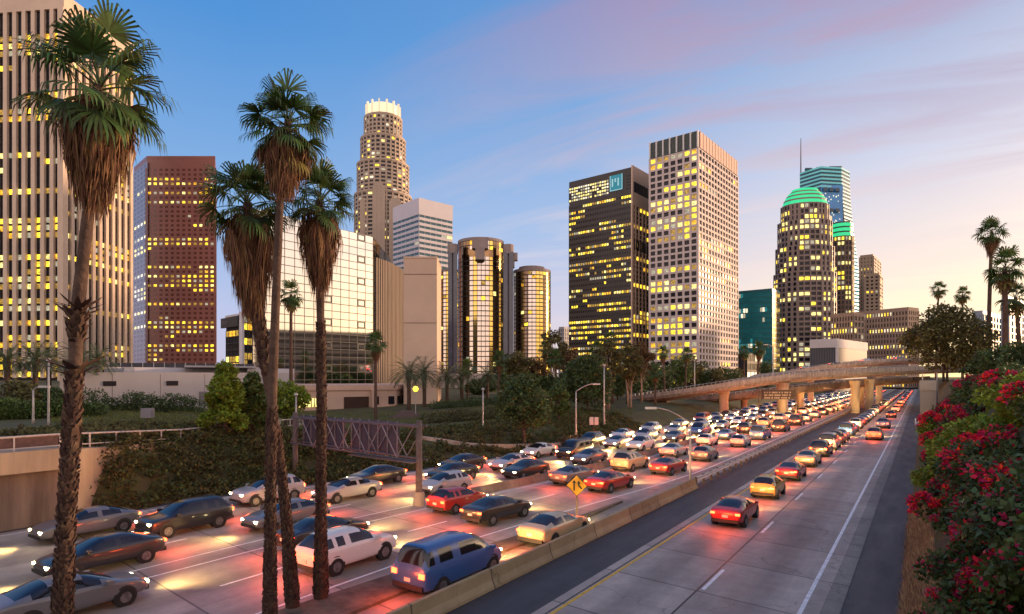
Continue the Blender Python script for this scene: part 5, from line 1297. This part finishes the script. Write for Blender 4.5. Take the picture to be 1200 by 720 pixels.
def gantry():
    p0 = V((*W(491, 40), 0)); p1 = V((*W(346, 49.5), 0)); root = tag(empty('sign_gantry', p0), 'sign gantry seen from behind, its truss carrying two grey purple panels', 'gantry')
    e = (p1 - p0); L = e.length; e /= L; ex = (e.x, e.y); ey = (-e.y, e.x)
    for k, p in enumerate((p0, p1)):
        c = MB(); c.tube([tuple(p), tuple(p + V((0, 0, .3))), tuple(p + V((0, 0, 5.6)))], [.30, .24, .20], 12); c.build('post', DSTEEL, root, smooth_=True)
        if k == 0: c = MB(); c.tube([tuple(p), tuple(p + V((0, 0, .9)))], [.42, .36], 12); c.build('footing', CON, root)
    zt0, zb0, zt1, zb1 = 5.25, 3.0, 5.2, 3.15
    lp = lambda t, z, o=0: (p0.x + e.x * L * t + ey[0] * o, p0.y + e.y * L * t + ey[1] * o, z)
    for o in (-.45, .45):
        for z0, z1 in ((zt0, zt1), (zb0, zb1)): c = MB(); c.tube([lp(-.02, z0, o), lp(1.0, z1, o)], .07, 6); c.build('chord', mat('gantry_steel', (.11, .095, .11), .55, .2, 2, metal=.3), root)
        n = 9
        for i in range(n):
            a, b = i / n, (i + 1) / n; 
            c = MB(); q = (lp(a, zb0, o), lp(b, zt1, o)) if i % 2 else (lp(a, zt0, o), lp(b, zb1, o)); c.tube(q, .038, 5); c.build('brace', mat('brace_pale', (.19, .175, .20), .5, .15, 2, metal=.3), root)
    pm = mat('sign_back', (.045, .040, .065), .55, .2, .8, streak=True)
    for a, b in ((.18, .545), (.60, .98)):
        c = MB(); c.obox(p0, ex, ey, a * L, b * L, -.62, -.56, 2.95, 5.35); pn = c.build('sign_panel', pm, root)
        k = int((b - a) * L / 1.0)
        for i in range(k + 1): c = MB(); x = a * L + .1 + i * ((b - a) * L - .2) / k; c.obox(p0, ex, ey, x - .04, x + .04, -.555, -.47, 2.9, 5.4); c.build('stiffener', mat('brace_pale', (.19, .175, .20)), pn)
    c = MB(); c.obox(p0, ex, ey, -.5, L * .42, .5, 1.1, 2.92, 2.97); c.build('walkway', DSTEEL, root)
gantry()
def merge_sign():
    x, y = W(676, 35.8); root = tag(empty('merge_sign', (x, y, .02)), 'yellow diamond merge sign on a dark post in the gore', 'road sign'); c = MB(); c.box(x - .04, x + .04, y - .04, y + .04, 0, 2.6); c.build('post', DSTEEL, root)
    z = ZH(569, 35.8); s = .64; n = V((-x, -y + 0, 0)).normalized(); n = (n + V((0, -1, 0)) * .6).normalized(); r = V((-n.y, n.x, 0))
    P = lambda a, b, o: tuple(V((x, y, z)) + r * a + V((0, 0, b)) + n * o)
    def plate(name, s, o, m, par): c = MB(); q = [(0, -s), (s, 0), (0, s), (-s, 0)]; c.add([P(a, b, o) for a, b in q] + [P(a, b, o + .012) for a, b in q], [(0, 3, 2, 1), (4, 5, 6, 7), (0, 1, 5, 4), (1, 2, 6, 5), (2, 3, 7, 6), (3, 0, 4, 7)]); return c.build(name, m, par)
    blk = mat('sign_black', (.02, .018, .015), .5, 0); yl = mat('sign_yellow', (.72, .34, .015), .45, .12, 3)
    pl = plate('border', s, .06, blk, root); plate('face', s * .93, .075, yl, root)
    c = MB()
    def poly(q, o=.10): c.add([P(a, b, o) for a, b in q], [tuple(range(len(q)))])
    poly([(-.19, -.30), (-.10, -.30), (-.10, .16), (-.19, .16)]); poly([(-.27, .15), (-.02, .15), (-.145, .34)])      # the through lane
    poly([(.28, -.22), (.36, -.16), (.18, .03), (.18, .14), (.09, .14), (.09, -.01)]); poly([(.02, .13), (.25, .13), (.135, .31)], .101)   # the merging lane
    c.build('arrows', blk, root).name = 'merge_symbol'
merge_sign()
def info_sign():
    d = 124; root = tag(empty('overhead_sign', (*W(912, d), 0)), 'dark overhead message sign hung before an overpass column', 'road sign'); a, b = V((*W(893, d), 0)), V((*W(931, d), 0)); e = (b - a); L = e.length; e /= L; ex = (e.x, e.y); ey = (e.y, -e.x)
    c = MB(); c.obox(a, ex, ey, 0, L, 0, .3, ZH(468, d), ZH(457, d)); bd = c.build('board', mat('message_board', (.06, .035, .03), .6, .2, 1), root); lm = mat('message_line', (.34, .26, .20), .6, .1); rg = random.Random(3)
    for k in range(3):       # three rows of unreadable lettering
        x = .35; z = ZH(459.3 + 3.1 * k, d)
        while x < L - .9:
            w = rg.uniform(.12, .42); c = MB(); c.obox(a, ex, ey, x, x + w, .301, .34, z - .30, z); x += w + rg.choice([.08, .1, .3]); c.build('letter', lm, bd)
    for x in (-.2, L): c = MB(); c.obox(a, ex, ey, x, x + .2, -.1, .1, ZH(470, d), ZH(455, d)); c.build('hanger', DSTEEL, root)
    for px in (889.5, 933): c = MB(); q = W(px, d + .2); c.tube([(*q, 0), (*q, ZH(455, d))], .13, 8); c.build('post', DSTEEL, root)
info_sign()
def verge_sign():
    x, y = W(696, 78); z = H(x, y); root = tag(empty('verge_sign', (x, y, z)), 'pair of small pale sign backs on the verge left of the overpass', 'road sign'); c = MB(); c.tube([(x, y, z - .1), (x, y, ZH(488, 78))], .05, 6); c.build('post', DSTEEL, root)
    for s in (-1, 1): c = MB(); q = (x + CA * .32 * s, y + SA * .32 * s); c.obox(q, (CA, SA), (SA, -CA), -.26, .26, .05, .08, ZH(498, 78), ZH(489, 78)); c.build('plate', mat('pale_plate', (.55, .52, .48), .5, .1, 2), root)
    x, y = W(173, 58); z = H(x, y); root = tag(empty('control_box', (x, y, z)), 'small grey cabinet on a post behind the railing at the left', 'cabinet'); c = MB(); c.box(x - .05, x + .05, y - .05, y + .05, z - .1, z + .5); c.build('post', DSTEEL, root)
    c = MB(); c.obox((x, y), (CA, SA), (-SA, CA), -.5, .5, -.3, .3, z + .5, z + 1.4); c.build('cabinet', mat('cabinet_grey', (.22, .2, .22), .6, .15, 2), root)
verge_sign()

# ---------------------------------------------------------------- vehicles
PAINT = {n: mat('paint_' + n, c, .32, .04, .5, spec=.5, coat=.6) for n, c in dict(white=(.62, .60, .58), silver=(.36, .36, .37), grey=(.12, .12, .13), black=(.015, .015, .018), red=(.32, .02, .015), blue=(.03, .09, .26), beige=(.42, .32, .19), gold=(.45, .27, .05)).items()}
CGLASS = mat('car_glass', (.012, .013, .016), .08, 0, spec=.7); TYRE = mat('tyre_rubber', (.018, .017, .017), .85, .2, 4); RIM = mat('alloy_rim', (.20, .20, .21), .4, .5, 9, metal=.7)
HEADL = mat('headlight_lit', (1, .9, .6), .3, 0, emit=(1.0, .80, .38), es=30); TAILL = mat('taillight_lit', (.6, .02, .01), .3, 0, emit=(1.0, .045, .012), es=14)
TRIM = mat('black_trim', (.02, .02, .02), .6, 0); AMBER = mat('amber_marker', (.6, .2, .01), .3, 0, emit=(1.0, .33, .02), es=3)
PLATE = mat('number_plate', (.5, .5, .48), .5, 0)
def refine(mb, levels):
    me = mb.mesh('t', [TRIM] * (max(mb.m) + 1)); o = bpy.data.objects.new('t', me); COL.objects.link(o); md = o.modifiers.new('s', 'SUBSURF'); md.levels = levels
    dg = bpy.context.evaluated_depsgraph_get(); ev = o.evaluated_get(dg).to_mesh(); r = MB(); r.add([tuple(v.co) for v in ev.vertices], [tuple(p.vertices) for p in ev.polygons]); r.m = [p.material_index for p in ev.polygons]
    o.evaluated_get(dg).to_mesh_clear(); bpy.data.objects.remove(o, do_unlink=True); bpy.data.meshes.remove(me); return r
def soften(mb, off):
    bm = bmesh.new(); me = mb.mesh('t', TRIM); bm.from_mesh(me); bmesh.ops.bevel(bm, geom=bm.edges[:], offset=off, segments=2, affect='EDGES', profile=.5); bm.verts.ensure_lookup_table(); bm.verts.index_update()
    r = MB(); r.add([tuple(v.co) for v in bm.verts], [[v.index for v in f.verts] for f in bm.faces]); bm.free(); bpy.data.meshes.remove(me); return r
KIND = {  # length, half width, rear deck, belt, bonnet, roof, glass base y0 y1, roof y0 y1
    'sedan': (4.75, .92, 1.04, .98, .90, 1.46, -1.85, 1.25, -.85, .15), 'hatchback': (4.1, .89, 1.04, 1.0, .93, 1.52, -1.95, 1.15, -1.35, .10),
    'suv': (4.65, .96, 1.14, 1.10, 1.06, 1.72, -2.20, 1.25, -1.70, .25), 'van': (5.1, .99, 1.16, 1.14, 1.05, 1.95, -2.46, 1.85, -2.2, .75)}
def car_pieces(kind):
    L, w, dk, bl, hd, rf, yb0, yb1, yt0, yt1 = KIND[kind]; out = []; h = L / 2
    # rings: y, width factor, underside, belt or bonnet height, how far the cabin has risen there (0 bonnet, 1 roof)
    wr = w * (.66 if kind != 'van' else .74)
    nose = [(yb1 + .02, 1.0, .24, bl - .01, 0), (h - .85, .985, .24, hd + .02, 0), (h - .36, .95, .26, hd - .05, 0), (h - .10, .88, .30, hd - .17, 0), (h - .01, .76, .40, hd - .30, 0)]
    tail = [(-h + .01, .78, .44, dk - .22, 0), (-h + .08, .90, .33, dk - .06, 0)] + ([(-h + .45, .97, .26, dk + .01, 0)] if kind == 'sedan' else []) + [(yb0, .985 if kind == 'sedan' else .94, .25, dk + .02, 0)]
    ba = yt0 + (yt1 - yt0) * .52; ext = [] if kind == 'sedan' else [(yt0 + .30, 1, .23, bl, 1), (yt0 + .38, 1, .23, bl, 1)]
    cabin = [(yb0 + (yt0 - yb0) * .5, .99, .24, (dk + bl) / 2 + .01, .56), (yt0, 1, .23, bl + .005, 1)] + ext + [(ba - .05, 1, .22, bl, 1), (ba + .05, 1, .22, bl, 1), (yt1, 1, .22, bl, 1), (yt1 + (yb1 - yt1) * .5, 1, .23, bl, .54)]
    st = tail + cabin + nose; b = MB(); n = 14
    for y, f, zb, zs, c in st:
        ww = w * f; a0 = [(ww * .86, zb), (ww, zb + .15), (ww, zb + (zs - zb) * .56), (ww * .98, zs - .07), (ww * .92, zs), (ww * .74, zs + .022), (ww * .32, zs + .04)]
        a1 = a0[:4] + [(ww * .94, zs + .015), (wr, rf - .10), (wr * .62, rf)]
        half = [(p[0] + (q[0] - p[0]) * c, p[1] + (q[1] - p[1]) * c) for p, q in zip(a0, a1)]; b.v += [(x, y, z) for x, z in half + [(-x, z) for x, z in half[::-1]]]
    names = {}
    for i in range(len(st) - 1):
        c0, c1, ym = st[i][4], st[i + 1][4], (st[i][0] + st[i + 1][0]) / 2
        for k in range(n):
            g = 0; side = 0 if k < 7 else 1; kk = min(k, 12 - k)
            if kk == 4 and c0 > .5 and c1 > .5 and st[i + 1][0] - st[i][0] > .12: g = 10 + i * 2 + side; names[g] = 'side_window'
            elif k in (5, 6, 7) and c0 != c1: g = 1 if ym > 0 else 2; names[g] = 'windscreen' if g == 1 else 'rear_window'
            b.f.append([i * n + k, i * n + (k + 1) % n, (i + 1) * n + (k + 1) % n, (i + 1) * n + k]); b.m.append(g)
    b.f += [list(range(n - 1, -1, -1)), [(len(st) - 1) * n + k for k in range(n)]]; b.m += [0, 0]
    whole = refine(b, 2)
    def pick(g):
        m = MB(); ix = {}
        for f, q in zip(whole.f, whole.m):
            if q != g: continue
            for v in f:
                if v not in ix: ix[v] = len(m.v); m.v.append(whole.v[v])
            m.f.append([ix[v] for v in f]); m.m.append(0)
        return m
    out.append(('body', pick(0), 'paint', 99999))
    for g, nm in names.items(): out.append((nm, pick(g), CGLASS, 99999))
    R_ = .33 if kind in ('sedan', 'hatchback') else .37
    for y in (-h + .95, h - .92):
        for s in (-1, 1):
            m = MB(); m.tube([(s * (w - .20), y, R_), (s * (w + .015), y, R_)], R_, 18); k = MB(); k.tube([(s * (w - .02), y, R_), (s * (w + .022), y, R_)], R_ * .60, 12); q = MB(); q.tube([(s * (w - .25), y, R_ + .03), (s * (w - .006), y, R_ + .03)], R_ + .07, 18); out.append(('wheel_arch', q, TRIM, 0)); out.append(('wheel', m, TYRE, k))
    for s in (-1, 1):
        m = MB(); m.obox((0, 0), (1, 0), (0, 1), min(s * w * .56, s * w * .82), max(s * w * .56, s * w * .82), h - .30, h - .04, hd - .29, hd - .19); out.append(('headlight', m, HEADL, 0))
        m = MB(); m.obox((0, 0), (1, 0), (0, 1), min(s * w * .60, s * w * .86), max(s * w * .60, s * w * .86), -h - .012, -h + .2, dk - (.34 if kind in ('suv', 'van') else .27), dk - .15); out.append(('taillight', m, TAILL, 0))
        m = MB(); m.box(min(s * (w - .02), s * (w + .16)), max(s * (w - .02), s * (w + .16)), yb1 - .45, yb1 - .25, bl - .01, bl + .13); out.append(('mirror', m, 'paint', 0))
    m = MB(); m.box(-w * .80, w * .80, -h - .02, -h + .25, .34, .52); out.append(('rear_bumper', m, TRIM, 0))
    m = MB(); m.box(-w * .70, w * .70, h - .25, h + .02, .34, .50); out.append(('front_bumper', m, TRIM, 0))
    m = MB(); m.box(-.16, .16, -h - .012, -h + .1, .62, .76); out.append(('number_plate', m, PLATE, 0))
    return out
CARM = {}
for kd in KIND:
    pcs = car_pieces(kd); lst = []
    for nm, m, mt, ex in pcs:
        me = m.mesh(nm, PAINT['white'] if mt == 'paint' else mt, smooth_=False)
        if ex == 99999:
            me.polygons.foreach_set('use_smooth', [True] * len(me.polygons))
        lst.append((nm, me, mt == 'paint', ex.mesh('rim', RIM) if isinstance(ex, MB) else None))
    tot = MB(); mats_ = [PAINT['white']]
    for nm, m, mt, ex in pcs:
        mt = PAINT['white'] if mt == 'paint' else mt
        if mt not in mats_: mats_.append(mt)
        tot.add(m.v, m.f, mats_.index(mt))
    CARM[kd] = (lst, tot.mesh(kd, mats_, smooth_=True))
CARN = {'sedan': 'parked'}
lamp_cache = {}
def lights(root, kind, near):
    L = KIND[kind][0] / 2
    far = root.location.y > 75
    k = 'far' if far else 'near'
    if k not in lamp_cache:
        a = bpy.data.lights.new('headlight_beam', 'SPOT'); a.energy = HEAD_E * (2.4 if far else 1); a.color = (1.0, .66, .22); a.spot_size = R(110); a.spot_blend = 1.0; a.shadow_soft_size = .25
        b = bpy.data.lights.new('taillight_glow', 'POINT'); b.energy = TAIL_E * (1.3 if far else 1); b.color = (1.0, .10, .02); b.shadow_soft_size = .35; lamp_cache[k] = (a, b)
    o = bpy.data.objects.new('headlight_beam', lamp_cache[k][0]); COL.objects.link(o); o.parent = root; o.location = (0, L + .3, .72); o.rotation_euler = (R(84), 0, 0)
    o = bpy.data.objects.new('taillight_glow', lamp_cache[k][1]); COL.objects.link(o); o.parent = root; o.location = (0, -L - .9, .95)
HEAD_E, TAIL_E = 850, 125
def car(kind, paint, x, y, rz, label, group, z=.022, full=True, pitch=0.0, lit=True):
    lst, whole = CARM[kind]
    if full:
        root = tag(empty(kind, (x, y, z), rz), label, 'car', group)
        for nm, me, isp, rim in lst:
            o = link(nm, me, root)
            if isp: o.material_slots[0].link = 'OBJECT'; o.material_slots[0].material = PAINT[paint]
            if rim: link('rim', rim, o)
    else:
        root = link(kind, whole); tag(root, label, 'car', group); root.location = (x, y, z); root.rotation_euler.z = rz
        root.material_slots[0].link = 'OBJECT'; root.material_slots[0].material = PAINT[paint]
    root.rotation_euler.x = pitch
    if lit: lights(root, kind, full)
    return root
rgc = random.Random(78)
def flow(f, u0, u1, gap, heading, where, group, full_to, first=None, far='row of glowing cars'):
    u = u0; i = 0; tan = lambda u: math.atan2(-(f(u + 1) - f(u - 1)), 2.0)
    while u < u1:
        kd = rgc.choice(['sedan', 'sedan', 'suv', 'suv', 'hatchback', 'van'][:6 if rgc.random() < .5 else 5]); pt = rgc.choice(['white', 'white', 'silver', 'silver', 'grey', 'black', 'black', 'red', 'blue', 'beige'])
        if first and i < len(first): kd, pt = first[i]
        pr = project((f(u), u, .7))
        if pr is None or pr[0] < -25 or pr[1] > 738: u += gap; continue      # outside the photo
        full = u < full_to; word = {'sedan': 'sedan', 'suv': 'sport utility car', 'hatchback': 'hatchback', 'van': 'van'}[kd]
        if i < 12: lab = '%s %s, %s from the viewer in %s' % (pt, word, ORD[i], where)
        else: lab = 'distant car with lit lamps, one of many far down %s' % where
        car(kd, pt, f(u), u, tan(u) + (math.pi if heading < 0 else 0), lab, group, full=full, lit=u < 240)
        i += 1; u += gap * rgc.uniform(.78, 1.3) * (1 if u < 120 else .85)
flow(K(-9.15), 37, 420, 7.3, 1, 'the connector queue', 'cars queuing on the connector road', 105, [('sedan', 'red'), ('hatchback', 'gold'), ('sedan', 'red'), ('sedan', 'beige'), ('suv', 'black'), ('van', 'silver')])
flow(K(-5.4), 96, 400, 26, 1, 'the outer connector lane', 'cars in the outer connector lane', 110)
flow(lambda u: med(u) + 2.5, 9, 420, 10.5, 1, 'the departing inner lane', 'cars departing in the inner lane', 90, [('sedan', 'grey'), ('sedan', 'black'), ('hatchback', 'red'), ('sedan', 'grey')])
flow(lambda u: med(u) + 6.2, 7, 420, 11.5, 1, 'the departing outer lane', 'cars departing in the outer lane', 90, [('suv', 'white'), ('sedan', 'black'), ('sedan', 'red')])
flow(lambda u: med(u) - 2.4, 12, 420, 10, -1, 'the oncoming inner lane', 'oncoming cars in the inner lane', 90, [('sedan', 'black'), ('sedan', 'grey'), ('hatchback', 'silver'), ('sedan', 'black')])
flow(lambda u: med(u) - 5.9, 8, 420, 9.5, -1, 'the oncoming middle lane', 'oncoming cars in the middle lane', 90, [('suv', 'black'), ('sedan', 'silver'), ('sedan', 'black')])
flow(lambda u: med(u) - 9.3, 14, 420, 10.5, -1, 'the oncoming outer lane', 'oncoming cars in the outer lane', 90, [('sedan', 'grey'), ('suv', 'silver'), ('sedan', 'black')])
car('van', 'blue', -16.35, 19.5, R(-1), 'blue van in the merging lane beside the traffic island', None)
car('sedan', 'beige', -15.95, 27.5, R(-2), 'beige sedan in the merging lane near the yellow sign', None)
# traffic on the upper ramp and the nearest overpass
for k, t in enumerate((.28, .42, .55, .70)):
    i = int(t * (len(P3) - 1)); p = P3[i] + N3[i] * 3.2; q = P3[i + 1] - P3[i]
    car('sedan', ['silver', 'black', 'white', 'grey'][k], p.x, p.y, math.atan2(-q.x, q.y), '%s sedan, %s car from the left on the upper ramp' % (['silver', 'black', 'white', 'grey'][k], ORD[k]), 'cars on the upper ramp', z=p.z - .86, full=False, lit=False)
